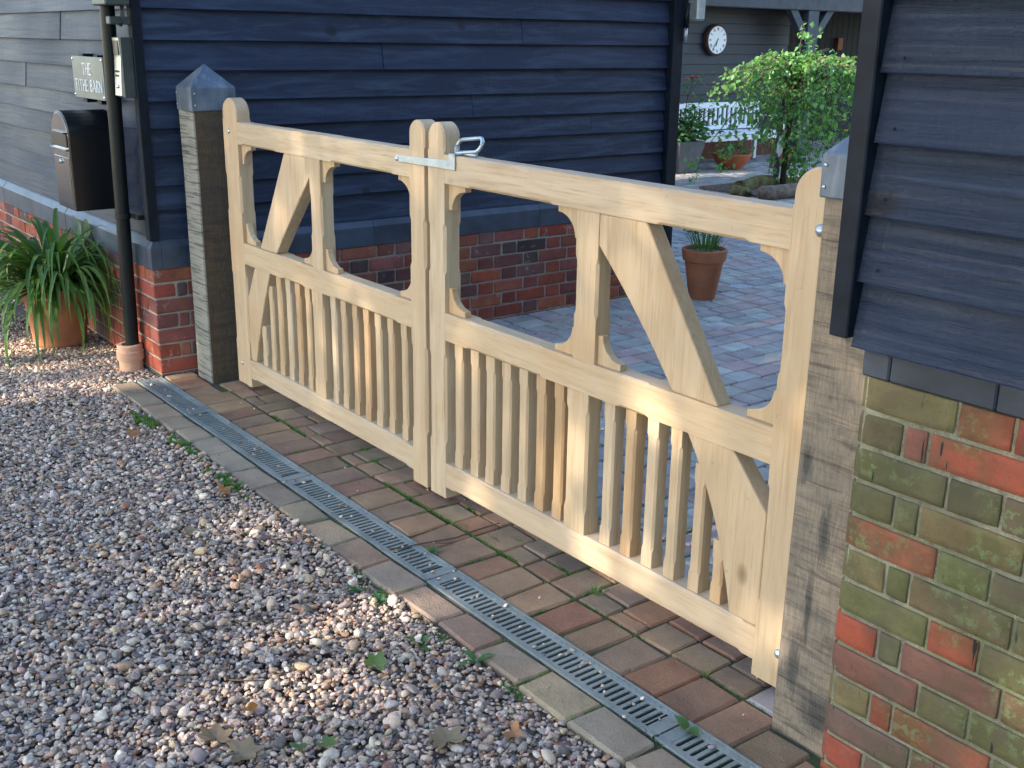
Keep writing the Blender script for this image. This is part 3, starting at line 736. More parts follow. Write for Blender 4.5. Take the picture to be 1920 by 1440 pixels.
# ---- left leaf
gl = gate((.7, .086, 0), 'pale new oak gate leaf hung on the far left post, carrying the latch')
hs = stile(gl, -.1225, .0248, [UP, LO]); ms = stile(gl, 1.4403, 1.5357, [UP, LO])
rail(gl, .0248, 1.4403, ZTB, ZT, [(.06, .40), (.87, 1.33)]); rail(gl, .0248, 1.4403, ZMB, ZM, [(.40, .60), (.87, 1.34)]); rail(gl, .0248, 1.4403, ZBB, ZBT, [(.06, 1.40)])
m0, m1 = .6871, .7784
part('muntin', chbar('z', ZM, ZTB, m0, m1, Y0G+.004, Y1G-.004, [UP], .008), OAK_Z, gl, origin=(m0, Y0G, .9))
part('muntin', chbar('z', ZBT, ZMB, m0-.02, m1-.02, Y0G+.004, Y1G-.004, [LO], .008), OAK_Z, gl, origin=(m0, Y0G, .4), color=(1.02, 1, .96))
brace(gl, [(.4654, ZTB), (.1884, ZM), (.3485, ZM)]+arc((.3485, ZM), (.5075, .8856), (.6871, 1.0764))[1:]+[(.6871, ZTB)], OAK_L)
brace(gl, [(.1166, ZMB), (.0248, .4505), (.0248, ZBT), (.0797, ZBT)]+arc((.0797, ZBT), (.158, .37), (.2736, ZMB))[1:], OAK_L)
BL = [(.1361, .1823), (.2264, .2684), (.3105, .3557), (.4008, .4449), (.4901, .5352), (.5814, .6245), (.804, .8471), (.8892, .9312), (.9805, 1.0205), (1.0677, 1.1098), (1.1549, 1.2011), (1.2483, 1.2893), (1.3427, 1.3827)]
def cutz(x, P):        # where a baluster top meets the curved brace
    best = ZMB
    for (xa, za), (xb, zb) in zip(P, P[1:]):
        if min(xa, xb) <= x <= max(xa, xb) and xb != xa: best = za+(zb-za)*(x-xa)/(xb-xa)
    return best
cl = arc((.0797, ZBT), (.158, .37), (.2736, ZMB))
for a, b_ in BL: baluster(gl, a, b_, ZBT, min(ZMB, cutz(a, cl)+.03) if a < .27 else ZMB, pick(TONES))
for q in [(.0248, ZTB, 1, -1), (.0248, ZM, 1, 1), (m1, ZTB, 1, -1), (m1, ZM, 1, 1), (m0, ZM, -1, 1), (1.4403, ZTB, -1, -1), (1.4403, ZM, -1, 1)]: bracket(gl, *q)
def bolt(parent, x, y, z, r=.011, h=.006, ax='y'):
    V, F = lathe([(r, 0), (r*.93, h*.45), (r*.6, h*.85), (r*.12, h)], 0, 0, 16)
    return part('bolt', ([(x+a, y-c, z+b_) for a, b_, c in V], F), GALV, parent, True)
bolt(gl, -.0609, Y0G, 1.2047); bolt(gl, -.0681, Y0G, .1202)
# throw-over latch
yl0 = Y0G-.006
LP = [(1.362, 1.2225), (1.362, 1.2005), (1.7265, 1.2036), (1.7265, 1.2545), (1.692, 1.2545), (1.692, 1.2330)]
lat = part('latch', join(prism(LP, yl0-.001, Y0G-.0012), box(1.692, 1.7265, yl0-.001, Y0G+.035, 1.2505, 1.2556)), GALV, gl, bevel=.0015)
bo = lathe([(.0095, 0), (.0085, .003), (.0015, .006)], 0, 0, 14)
part('rivet', ([(1.374+x, yl0-.001-z, 1.2115+y) for x, y, z in bo[0]], bo[1]), GALV, lat, True)
lp = []
for k in range(33):
    t = 2*math.pi*k/32; cx_ = .047 if math.cos(t) >= 0 else -.047
    lp.append((1.745+cx_+.0235*math.cos(t), Y0G+.038+.010*math.sin(t), 1.2825+.0215*math.sin(t)+(.008*(cx_+.0235*math.cos(t))/.07)))
part('handle_loop', join(tube(lp, .0066, 8, False), box(1.69, 1.80, Y0G+.024, Y0G+.034, 1.251, 1.260)), GALV, lat, True)

# ---- right leaf
gr = gate((2.4, .086, 0), 'nearer pale oak gate leaf beside the mossy brick, its brace broad and exposed')
stile(gr, 1.5598, 1.6569, [UP, LO]); stile(gr, 3.0896, 3.236, [UP, LO])
rail(gr, 1.6569, 3.0896, ZTB, ZT, [(1.79, 2.22), (2.65, 2.97)]); rail(gr, 1.6569, 3.0896, ZMB, ZM, [(1.78, 2.19), (2.53, 2.66)]); rail(gr, 1.6569, 3.0896, ZBB, ZBT, [(1.70, 3.05)])
m0, m1 = 2.3276, 2.4241
part('muntin', chbar('z', ZM, ZTB, m0, m1, Y0G+.004, Y1G-.004, [UP], .008), OAK_Z, gr, origin=(m0, Y0G, .9))
part('muntin', chbar('z', ZBT, ZMB, m0-.0195, m1-.0195, Y0G+.004, Y1G-.004, [LO], .008), OAK_Z, gr, origin=(m0, Y0G, .4), color=(1.02, 1, .96))
brace(gr, [(2.4241, ZTB), (2.4241, 1.061)]+arc((2.4241, 1.061), (2.598, .883), (2.7391, ZM))[1:]+[(2.9042, ZM), (2.61, ZTB)], OAK_R)
cr = arc((2.8027, ZMB), (2.918, .405), (2.9935, ZBT))
brace(gr, cr+[(3.0896, ZBT), (3.0896, .4762), (2.9648, ZMB)], OAK_R)
BRR = [(1.6936, 1.7418), (1.789, 1.8351), (1.8762, 1.9244), (1.9655, 2.0126), (2.0578, 2.1019), (2.146, 2.1922), (2.2353, 2.2804), (2.4641, 2.5092), (2.5554, 2.5985), (2.6447, 2.6888), (2.736, 2.778), (2.8324, 2.8714), (2.9145, 2.9525)]
for a, b_ in BRR: baluster(gr, a, b_, ZBT, min(ZMB, cutz(b_, cr)+.03) if b_ > 2.81 else ZMB, pick(TONES))
for q in [(1.6569, ZTB, 1, -1), (1.6569, ZM, 1, 1), (m0, ZTB, -1, -1), (m0, ZM, -1, 1), (m1, ZM, 1, 1), (3.0896, ZTB, -1, -1), (3.0896, ZM, -1, 1)]: bracket(gr, *q)
bolt(gr, 3.178, Y0G, 1.21, .016, .016); bolt(gr, 3.174, Y0G, .12, .014, .012)

# ================================================================== fittings on the road wall of the barn
dp = empty('downpipe', (-.69, -.262, 0)); tag(dp, 'black round rainwater downpipe on the barn wall beside its corner', 'downpipe')
part('pipe', tube([(-.690, -.262, .06), (-.640, -.262, 1.0), (-.555, -.262, 2.62)], .033, 20), PIPEMAT, dp, True)
for z in (.775, 1.93):
    part('pipe_bracket', join(tube([(-.69+.0525*z, -.262, z-.014), (-.69+.0525*z, -.262, z+.014)], .0375, 20), box(-.66+.0525*z, -.575+.0525*z, -.232, -.220, z-.010, z+.012), box(-.582+.0525*z, -.569+.0525*z, -.232, -.19, z-.010, z+.012)), PIPEMAT, dp, bevel=.002)
gc = empty('drain_collar', (-.69, -.275, 0)); tag(gc, 'pale clay collar in the gravel that the downpipe drops into', 'drain collar')
part('collar', lathe([(.058, -.05), (.058, .048), (.066, .050), (.067, .092), (.062, .098), (.062, .120), (.057, .125), (.040, .125), (.038, .06)], -.69, -.275, 40), CLAYPALE, gc, True)

mb = empty('mailbox', (-1.01, -.30, .77)); tag(mb, 'black round-topped mailbox with a polished front fixed to the barn wall', 'mailbox')
mx0, mx1, mz0 = -1.148, -.872, .778
def archp(x0, x1, z0, zs, n=14, h=.115):
    r = (x1-x0)/2; xc = (x0+x1)/2
    return [(x0, z0), (x1, z0), (x1, zs)]+[(xc+r*math.cos(math.pi*k/n), zs+h*math.sin(math.pi*k/n)) for k in range(1, n)]+[(x0, zs)]
part('body', prism(archp(mx0, mx1, mz0, 1.14), -.412, -.188), MAILBLACK, mb, bevel=.004)
part('front_plate', prism(archp(mx0+.008, mx1-.008, mz0+.008, 1.138, 14, .108), -.4165, -.411), MAILGLOSS, mb, bevel=.0015)
dr = part('door', rbox(mx0+.02, mx1-.02, -.4195, -.415, mz0+.02, 1.035, .002), MAILGLOSS, mb)
bo = lathe([(.011, 0), (.011, .006), (.008, .010), (.001, .011)], 0, 0, 14)
part('lock', ([(-1.01+x, -.4195-z, 1.012+y) for x, y, z in bo[0]], bo[1]), CHROME, dr, True)
part('slot_flap', join(rbox(mx0+.015, mx1-.015, -.424, -.4155, 1.085, 1.150, .003), box(mx0+.01, mx1-.01, -.437, -.416, 1.150, 1.157)), MAILBLACK, mb, bevel=.001)
part('slot_lip', rbox(mx0+.012, mx1-.012, -.432, -.416, 1.068, 1.078, .002), MAILGLOSS, mb)

hsgn = empty('house_sign', (-1.015, -.25, 1.3)); tag(hsgn, 'grey house name plate lettered THE TITHE BARN above the mailbox', 'sign')
SX0, SX1, SZ0, SZ1 = -1.252, -.778, 1.306, 1.507; SY = -.25
pt = part('plate', rbox(SX0, SX1, SY, SY+.008, SZ0, SZ1, .0015), SIGNP, hsgn)
part('batten', join(box(-1.15, -1.09, SY+.008, -.188, 1.285, 1.519), box(-.93, -.87, SY+.008, -.188, 1.285, 1.515)), BLACKPAINT, hsgn)
for x in (SX0+.015, SX1-.015):
    for z in (SZ0+.014, SZ1-.014):
        bo = lathe([(.007, 0), (.006, .003), (.001, .005)], 0, 0, 10)
        part('screw', ([(x+a, SY-c, z+b_) for a, b_, c in bo[0]], bo[1]), CHROME, pt, True)
def letter(ch, x, z, h, wd):
    """roman capital cut from strokes: thick stems, thin bars, small serifs; returns prisms and advance"""
    t, tn = h*.115, h*.07; o = []; W_ = h*wd
    def quad(a, b_, c, d): o.append([(x+p[0], z+p[1]) for p in (a, b_, c, d)])
    def stem(cx, zb=0, zt=h, w_=t): quad((cx-w_/2, zb), (cx+w_/2, zb), (cx+w_/2, zt), (cx-w_/2, zt))
    def serif(cx, zz, w_=t*1.9): quad((cx-w_/2, zz), (cx+w_/2, zz), (cx+w_/2, zz+tn*.55), (cx-w_/2, zz+tn*.55))
    def bar(x0, x1, zz, th=tn): quad((x0, zz), (x1, zz), (x1, zz+th), (x0, zz+th))
    if ch == 'T': stem(W_/2); bar(0, W_, h-tn); quad((0, h-tn), (tn, h-tn), (tn*.6, h-tn*2.4), (0, h-tn*2.2)); quad((W_-tn, h-tn), (W_, h-tn), (W_, h-tn*2.2), (W_-tn*.6, h-tn*2.4)); serif(W_/2, 0)
    elif ch == 'H':
        for c in (t/2, W_-t/2): stem(c); serif(c, 0); serif(c, h-tn*.55)
        bar(t, W_-t, h*.48)
    elif ch == 'E': stem(t/2); bar(0, W_, 0); bar(0, W_*.96, h-tn); bar(t, W_*.82, h*.48); quad((W_-tn, 0), (W_, 0), (W_, tn*2.2), (W_-tn*.5, tn*2.2))
    elif ch == 'I': stem(W_/2); serif(W_/2, 0); serif(W_/2, h-tn*.55)
    elif ch in 'BR':
        stem(t/2); serif(t/2, 0); bar(t, W_*.5, h-tn); bar(t, W_*.5, h*.49)
        def bowl(z0, z1, xr):
            n = 8; zc = (z0+z1)/2; ro = (z1-z0)/2; x0 = W_*.42
            for k in range(n):
                a0, a1 = -math.pi/2+math.pi*k/n, -math.pi/2+math.pi*(k+1)/n
                f = lambda a, i: (x0+(xr-x0-(t*.85 if i else 0))*math.cos(a), zc+(ro-(tn if i else 0))*math.sin(a))
                quad(f(a0, 0), f(a1, 0), f(a1, 1), f(a0, 1))
        bowl(h*.49, h, W_*.93)
        if ch == 'B': bar(t, W_*.5, 0); bowl(0, h*.49+tn, W_)
        else: quad((W_*.40, h*.5), (W_*.40+t*1.05, h*.5), (W_*1.02, 0), (W_*1.02-t*1.1, 0))
    elif ch == 'A':
        quad((W_*.5-tn*.6, h), (W_*.5+t*.6, h), (W_, 0), (W_-t*1.05, 0)); quad((W_*.5-tn*.6, h), (W_*.5+tn*.5, h), (tn, 0), (0, 0)); bar(W_*.22, W_*.76, h*.30)
        serif(tn*.5, 0, t*1.3); serif(W_-t*.5, 0)
    elif ch == 'N':
        stem(tn/2, 0, h, tn); stem(W_-tn/2, 0, h, tn); quad((0, h), (t*1.1, h), (W_, 0), (W_-t*1.0, 0)); serif(tn/2, 0, t*1.3); serif(W_-tn/2, h-tn*.55, t*1.3)
    return o, W_
WD = {'T': .74, 'H': .70, 'E': .55, 'I': .22, 'B': .60, 'A': .78, 'R': .66, 'N': .74}
def line(txt, xc, z, h, width):
    tot = sum((WD[c] if c != ' ' else .36)*h+h*.2 for c in txt)-h*.2; k = width/tot; x = 0; Q = []
    for c in txt:
        if c == ' ': x += .36*h+h*.2; continue
        o, W_ = letter(c, x, z, h, WD[c]); Q += o; x += W_+h*.2
    return [[(xc-width/2+p[0]*k, p[1]) for p in q] for q in Q]
Gs = []; 
for i, q in enumerate(line('THE', -1.023, 1.4205, .056, .135)+line('TITHE BARN', -1.012, 1.341, .056, .415)):
    Gs.append(prism(q, SY-.0022-.00003*i, SY-.0004))
part('lettering', join(*Gs), WHITE, pt)

ic = empty('intercom', (-.5, -.23, 1.33)); tag(ic, 'slim steel door entry intercom with a dark camera window beside the downpipe', 'intercom')
ix0, ix1, iy = -.566, -.480, -.262
part('case', rbox(ix0, ix1, iy+.004, -.186, 1.336, 1.600, .003), DKBOX, ic)
fpn = part('face', ([(ix0, iy-.010, 1.345), (ix1, iy-.010, 1.345), (ix1, iy, 1.515), (ix0, iy, 1.515), (ix1, iy-.004, 1.598), (ix0, iy-.004, 1.598), (ix0, iy+.008, 1.336), (ix1, iy+.008, 1.336), (ix1, iy+.008, 1.602), (ix0, iy+.008, 1.602)],
     [(0, 1, 2, 3), (3, 2, 4, 5), (6, 7, 1, 0), (5, 4, 8, 9), (0, 3, 5, 9, 6), (1, 7, 8, 4, 2)]), STEEL, ic)
part('camera_window', rbox(ix0+.012, ix1-.012, iy-.0065, iy+.004, 1.523, 1.586, .001), DKGLASS, ic)
bo = lathe([(.009, 0), (.009, .004), (.006, .007), (.001, .008)], 0, 0, 14)
part('call_button', ([(-.523+x, iy-.008-z, 1.385+y) for x, y, z in bo[0]], bo[1]), CHROME, ic, True)
part('printed_lines', join(*[box(ix0+.016+k*.012+r_*.004, ix0+.025+k*.012+r_*.004, iy-.0085-r_*.0010, iy-.0072-r_*.0010, 1.447-r_*.019, 1.456-r_*.019) for r_ in (0, 1) for k in range(4 if r_ == 0 else 3)]), INK, ic)
wl = empty('wall_lamp', (-.44, -.25, 1.67)); tag(wl, 'dark metal lamp bracket at the top left above the intercom', 'wall lamp')
part('lamp_body', join(rbox(-.60, -.42, -.33, -.22, 1.735, 1.84, .006), rbox(-.52, -.47, -.30, -.19, 1.655, 1.69, .004)), DKBOX, wl)
part('arm', tube([(-.47, -.24, 1.76), (-.455, -.245, 1.68), (-.475, -.25, 1.655), (-.50, -.25, 1.66)], .010, 8), DKBOX, wl, True)
bo = lathe([(.016, 0), (.016, .02), (.010, .026), (.010, .04)], -.73, -.235, 8)
part('bolt', ([(x, y, 1.735+z) for x, y, z in bo[0]], bo[1]), SLATE, wl)

# ================================================================== terracotta pot with strap leaves
fp = empty('flower_pot', (-1.37, -.415, -.015)); tag(fp, 'big terracotta flower pot standing on the gravel against the barn wall', 'flower pot')
px_, py_ = -1.37, -.425
part('pot', lathe([(.128, -.02), (.132, .012), (.136, .016), (.162, .255), (.176, .258), (.181, .315), (.177, .325), (.160, .325), (.155, .285)], px_, py_, 48), CLAY, fp, True)
part('soil', lathe([(.155, .285), (.08, .30), (.005, .305)], px_, py_, 24, False), SOIL, fp)
sp = empty('strap_plant', (px_, py_, .30)); tag(sp, 'arching dark green strap-leaved plant filling the terracotta pot', 'potted plant')
def strap(az, L_, w_, up_, droop, n=9, base=.05, twist=0):
    p = Vector((base*math.cos(az)*random.uniform(.3, 1), base*math.sin(az)*random.uniform(.3, 1), 0)); el = up_
    V, F, va = [], [], []
    d = L_/n; a = az
    for i in range(n+1):
        t = i/n; k = w_*(.62+.55*math.sin(math.pi*min(t*1.25+.05, 1)))*(1 if t < .72 else max(.04, (1-t)/.28))
        side = Vector((-math.sin(a), math.cos(a), 0)); dirv = Vector((math.cos(a)*math.cos(el), math.sin(a)*math.cos(el), math.sin(el)))
        upv = side.cross(dirv); upv = upv if upv.z > 0 else -upv
        V += [p-side*k+upv*k*.32, p.copy(), p+side*k+upv*k*.32]; va += [t, t*.9, t]
        p = p+dirv*d; el -= droop*(.35+1.5*t)/n; a += twist/n
    for i in range(n):
        for s in (0, 1): F.append((3*i+s, 3*i+s+1, 3*i+s+4, 3*i+s+3))
    return V, F, va
def leafobj(name, V, F, va, mat, parent, loc=(0, 0, 0)):
    me = mesh(name, V, F, mat, True, False)
    at = me.attributes.new('v', 'FLOAT', 'POINT'); at.data.foreach_set('value', va)
    return link(name, me, parent, loc)
for i in range(240):
    az = random.uniform(0, 2*math.pi); inner = random.random()
    L_ = random.uniform(.46, .84); u_ = R(random.uniform(48, 82) if inner < .42 else random.uniform(12, 58))
    V, F, va = strap(az, L_, random.uniform(.009, .0155), u_, random.uniform(2.2, 3.7), 12, .10, random.uniform(-.5, .5))
    rnd = random.uniform(-.35, .12); va = [max(0, v+rnd) if v < .85 else v*random.uniform(.8, 1.08) for v in va]
    # keep leaves off the brick wall behind
    V = [Vector((v.x, min(v.y, .195-abs(v.z)*.02), max(v.z, -.29))) for v in V]
    leafobj('leaf', V, F, va, STRAP, sp)

# ================================================================== gravel (one loose mass of pebbles)
GC = np.array([(0.459, 0.365, 0.299), (0.620, 0.496, 0.392), (0.360, 0.289, 0.255), (0.236, 0.196, 0.181), (0.174, 0.142, 0.132), (0.558, 0.376, 0.245), (0.459, 0.267, 0.162), (0.744, 0.610, 0.490), (0.347, 0.223, 0.152), (0.409, 0.332, 0.279), (0.298, 0.256, 0.245), (0.645, 0.469, 0.333), (0.384, 0.191, 0.118), (0.521, 0.425, 0.353), (0.583, 0.409, 0.328), (0.769, 0.600, 0.461)])
GP = np.array([.11, .12, .10, .08, .05, .085, .055, .085, .05, .08, .06, .07, .025, .07, .05, .05]); GP = GP/GP.sum()
def scatter(n, x0, x1, y0, y1, s0, s1, zlo, zhi):
    P = np.column_stack([rng.uniform(x0, x1, n), rng.uniform(y0, y1, n), rng.uniform(zlo, zhi, n)])
    sc = s0*np.exp(rng.normal(0, .36, n)); sc = np.clip(sc, s0*.5, s1)
    return P, sc
Ps, Ss = [], []
for (n, x0, x1, y0, y1, z0, z1) in [(52000, -1.2, 3.6, -1.95, -.458, -.020, -.0115), (25000, -1.2, 3.6, -1.95, -.458, -.010, -.002), (16000, -4.2, -.48, -2.2, -.22, -.020, -.006), (10000, -1.75, -.45, -.80, -.22, -.012, .0), (9000, -2.5, 4.4, -3.2, -1.95, -.020, -.004)]:
    p, s = scatter(n, x0, x1, y0, y1, .0052, .0150, z0, z1); Ps.append(p); Ss.append(s)
p, s = scatter(330, .6, 3.4, -1.5, -.47, .0105, .0165, -.004, .002); Ps.append(p); Ss.append(s)
gl_ = np.column_stack([rng.uniform(-.42, 3.3, 70), rng.uniform(-.32, -.23, 70), np.full(70, .004)]); Ps.append(gl_); Ss.append(rng.uniform(.003, .0065, 70))
gd = np.column_stack([rng.uniform(-.42, 3.6, 900), rng.uniform(-.322, -.228, 900), rng.uniform(-.031, -.022, 900)]); Ps.append(gd); Ss.append(rng.uniform(.002, .006, 900))
pv = np.column_stack([rng.uniform(-.3, 3.2, 46), rng.uniform(-.46, .3, 46), np.full(46, .003)]); Ps.append(pv); Ss.append(rng.uniform(.0022, .005, 46))
P = np.vstack(Ps); SC = np.concatenate(Ss)
keep = np.ones(len(P), bool)
onrow = (P[:, 1] > -.462) & (P[:, 0] > -.47) & (P[:, 2] < .002); keep &= ~onrow
keep &= ~((P[:, 0]-px_)**2+(P[:, 1]-py_)**2 < .125**2); keep &= ~((P[:, 0]+.69)**2+(P[:, 1]+.275)**2 < .056**2)
# shallow ruts and heaps
P[:, 2] += np.where(P[:, 2] < .002, .005*np.sin(P[:, 0]*2.3+P[:, 1]*3.1)+.004*np.sin(P[:, 0]*7.1-P[:, 1]*5.3), 0)
P, SC = P[keep], SC[keep]; n = len(P)
me = bpy.data.meshes.new('gravel'); me.vertices.add(n); me.vertices.foreach_set('co', P.astype('f').ravel())
rot = np.column_stack([rng.normal(0, .35, n), rng.normal(0, .35, n), rng.uniform(0, 6.28, n)])
scl = np.column_stack([SC*rng.uniform(.95, 1.6, n), SC*rng.uniform(.8, 1.15, n), SC*rng.uniform(.45, .85, n)])
colr = GC[rng.choice(len(GC), n, p=GP)]*rng.uniform(.82, 1.18, (n, 1))*rng.uniform(.95, 1.05, (n, 3))
for nm, ty, dat, key in (('rot', 'FLOAT_VECTOR', rot, 'vector'), ('scl', 'FLOAT_VECTOR', scl, 'vector')):
    a = me.attributes.new(nm, ty, 'POINT'); a.data.foreach_set(key, dat.astype('f').ravel())
a = me.attributes.new('col', 'FLOAT_COLOR', 'POINT'); a.data.foreach_set('color', np.column_stack([colr, np.ones(n)]).astype('f').ravel())
a = me.attributes.new('idx', 'INT', 'POINT'); a.data.foreach_set('value', rng.integers(0, 7, n).astype('i'))
gv = link('gravel', me); tag(gv, 'loose multicoloured pea gravel covering the drive in the foreground', 'gravel', None, 'stuff')
ng = bpy.data.node_groups.new('scatter_pebbles', 'GeometryNodeTree')
ng.interface.new_socket('Geometry', in_out='INPUT', socket_type='NodeSocketGeometry'); ng.interface.new_socket('Geometry', in_out='OUTPUT', socket_type='NodeSocketGeometry')
gi, go = ng.nodes.new('NodeGroupInput'), ng.nodes.new('NodeGroupOutput')
jn = ng.nodes.new('GeometryNodeJoinGeometry')
for k in range(7):
    ico = ng.nodes.new('GeometryNodeMeshIcoSphere'); ico.inputs['Radius'].default_value = 1; ico.inputs['Subdivisions'].default_value = 3 if k < 5 else 2
    spn = ng.nodes.new('GeometryNodeSetPosition'); nz = ng.nodes.new('ShaderNodeTexNoise'); nz.inputs['Scale'].default_value = .75+.12*k; nz.inputs['Detail'].default_value = 1.0 if k < 5 else 3.0
    ps = ng.nodes.new('GeometryNodeInputPosition'); va = ng.nodes.new('ShaderNodeVectorMath'); va.operation = 'ADD'; va.inputs[1].default_value = (k*3.7, k*1.9, 5-k)
    ng.links.new(ps.outputs[0], va.inputs[0]); ng.links.new(va.outputs[0], nz.inputs['Vector'])
    sb = ng.nodes.new('ShaderNodeVectorMath'); sb.operation = 'SUBTRACT'; sb.inputs[1].default_value = (.5, .5, .5); ng.links.new(nz.outputs['Color'], sb.inputs[0])
    sc_ = ng.nodes.new('ShaderNodeVectorMath'); sc_.operation = 'SCALE'; sc_.inputs['Scale'].default_value = 1.15 if k < 5 else 1.7; ng.links.new(sb.outputs[0], sc_.inputs[0])
    ng.links.new(ico.outputs[0], spn.inputs['Geometry']); ng.links.new(sc_.outputs[0], spn.inputs['Offset'])
    sm = ng.nodes.new('GeometryNodeSetShadeSmooth'); ng.links.new(spn.outputs[0], sm.inputs[0])
    mt = ng.nodes.new('GeometryNodeSetMaterial'); mt.inputs['Material'].default_value = PEBBLE; ng.links.new(sm.outputs[0], mt.inputs[0])
    g2 = ng.nodes.new('GeometryNodeGeometryToInstance'); ng.links.new(mt.outputs[0], g2.inputs[0]); ng.links.new(g2.outputs[0], jn.inputs[0])
ip = ng.nodes.new('GeometryNodeInstanceOnPoints'); ng.links.new(gi.outputs[0], ip.inputs['Points']); ng.links.new(jn.outputs[0], ip.inputs['Instance'])
ip.inputs['Pick Instance'].default_value = True
for nm, ty, sk_ in (('rot', 'FLOAT_VECTOR', 'Rotation'), ('scl', 'FLOAT_VECTOR', 'Scale'), ('idx', 'INT', 'Instance Index')):
    na = ng.nodes.new('GeometryNodeInputNamedAttribute'); na.data_type = ty; na.inputs['Name'].default_value = nm
    ng.links.new(na.outputs['Attribute'], ip.inputs[sk_])
ng.links.new(ip.outputs[0], go.inputs[0])
gm = gv.modifiers.new('pebbles', 'NODES'); gm.node_group = ng

# ================================================================== moss, weeds, leaves and litter
V, F, va = [], [], []
def blade(x, y, z, h, w_, lean):
    a = random.uniform(0, 6.28); b_ = random.uniform(0, 6.28); n = len(V)
    dx, dy = w_*math.cos(a), w_*math.sin(a); lx, ly = lean*math.cos(b_), lean*math.sin(b_)
    V.extend([(x-dx, y-dy, z), (x+dx, y+dy, z), (x+lx*.6+dx*.7, y+ly*.6+dy*.7, z+h*.75), (x+lx*.6-dx*.7, y+ly*.6-dy*.7, z+h*.75), (x+lx*1.4, y+ly*1.4, z+h)])
    F.extend([(n, n+1, n+2, n+3), (n+3, n+2, n+4)]); r_ = random.random(); va.extend([r_]*5)
def tuft(xc, yc, rx_, ry_, n, z=-.012, h=.02):
    for _ in range(n):
        t = random.gauss(0, .45); s_ = random.gauss(0, .45)
        blade(xc+rx_*t, yc+ry_*s_, z, h*random.uniform(.4, 1.1), random.uniform(.0008, .0018), random.uniform(0, h*.8))
for xc, k in ((.02, 220), (.12, 420), (.2, 300), (.42, 150), (.55, 620), (.63, 420), (.72, 200), (.93, 700), (1.0, 420), (1.08, 260)):
    [tuft(xc+random.gauss(0, .05), -.472-abs(random.gauss(0, .028)), .022, .014, int(k*.17), -.016, .026) for _ in range(5)]
for xc in (1.7, 1.95, 2.1, 2.42, 2.75): tuft(xc, -.48, .05, .014, 110, -.018, .02)
def jointline(x0, y0, x1, y1, n, h=.010):
    for _ in range(n):
        t = random.random(); 
        if math.sin(t*9+x0*5) < -.2: continue
        blade(x0+(x1-x0)*t+random.gauss(0, .0022), y0+(y1-y0)*t+random.gauss(0, .0022), -.008, h*random.uniform(.4, 1.2), .0009, h*.5)
jointline(.4, -.028, 2.5, -.028, 4200, .015); jointline(2.5, -.028, 3.2, -.028, 350)
for i in range(3, 22):
    if random.random() < .7: jointline(rx[i], -.2, rx[i], -.03, random.randint(40, 170))
    if random.random() < .9: jointline(rx[i], -.02, rx[i], .7, random.randint(150, 520), .012)
for xc, yc in ((1.0, .09), (1.35, .05), (1.52, .02), (1.62, .03), (1.75, .10), (2.05, .08), (2.3, .06), (.75, .02), (1.15, .06), (2.0, .02), (1.86, .0)): tuft(xc, yc, .05, .010, 150, -.008, .012)
for a in range(6, 22): jointline(ex[a], -.44, ex[a], -.345, random.choice([0, 20, 60, 120]))
jointline(2.9, -.338, 3.2, -.338, 140); jointline(2.74, -.44, 2.74, -.345, 200); jointline(1.6, -.338, 1.9, -.338, 120); jointline(1.3, -.214, 2.6, -.213, 260)
for x_ in np.arange(.05, 2.9, .1365):
    jointline(x_, .7, x_, 5, 260, .014)
mo = leafobj('moss', V, F, va, MOSS, None); tag(mo, 'green moss and tiny grass in the paving joints and along the gravel edge', 'moss', None, 'stuff')
me_ = mo.data; 

def rosette(name, x, y, z, n, L_, w_, label, mat=WEEDL, grp='small weeds growing through the drive', el=(15, 55)):
    o = empty(name, (x, y, z)); tag(o, label, 'weed', grp)
    for i in range(n):
        V, F, va = strap(2*math.pi*i/n+random.uniform(-.4, .4), L_*random.uniform(.6, 1.1), w_, R(random.uniform(*el)), random.uniform(.6, 1.6), 5, .004)
        leafobj('leaf', V, F, va, mat, o)
rosette('weed', 2.405, -.545, -.012, 6, .052, .0095, 'green leafy weed rosette at the gravel edge near the front of the drive')
rosette('weed', 2.13, -.515, -.012, 7, .042, .008, 'small leafy weed against the edging blocks halfway along the drain')
rosette('weed', 2.03, -.535, -.012, 5, .038, .007, 'low pair of weed shoots in gravel just left of halfway along the edging')
rosette('weed', 2.585, -.475, -.006, 4, .06, .009, 'flat broad weed leaves lying on the edging block')
rosette('weed', 1.96, -.205, 0, 5, .035, .007, 'small green weed growing at the gate side of the drain')
rosette('weed', 3.145, -.245, .002, 2, .06, .014, 'single bright green leaf shoot beside the drain at the right')
rosette('grass_tuft', 2.49, .035, -.005, 16, .06, .0016, 'pale dry grass tuft in the paving joint under the right gate leaf', MOSS, None, (20, 70))
rosette('grass_tuft', 3.01, -.03, -.005, 9, .035, .0013, 'small green grass tuft in a paving joint near the right post', MOSS, None, (40, 80))
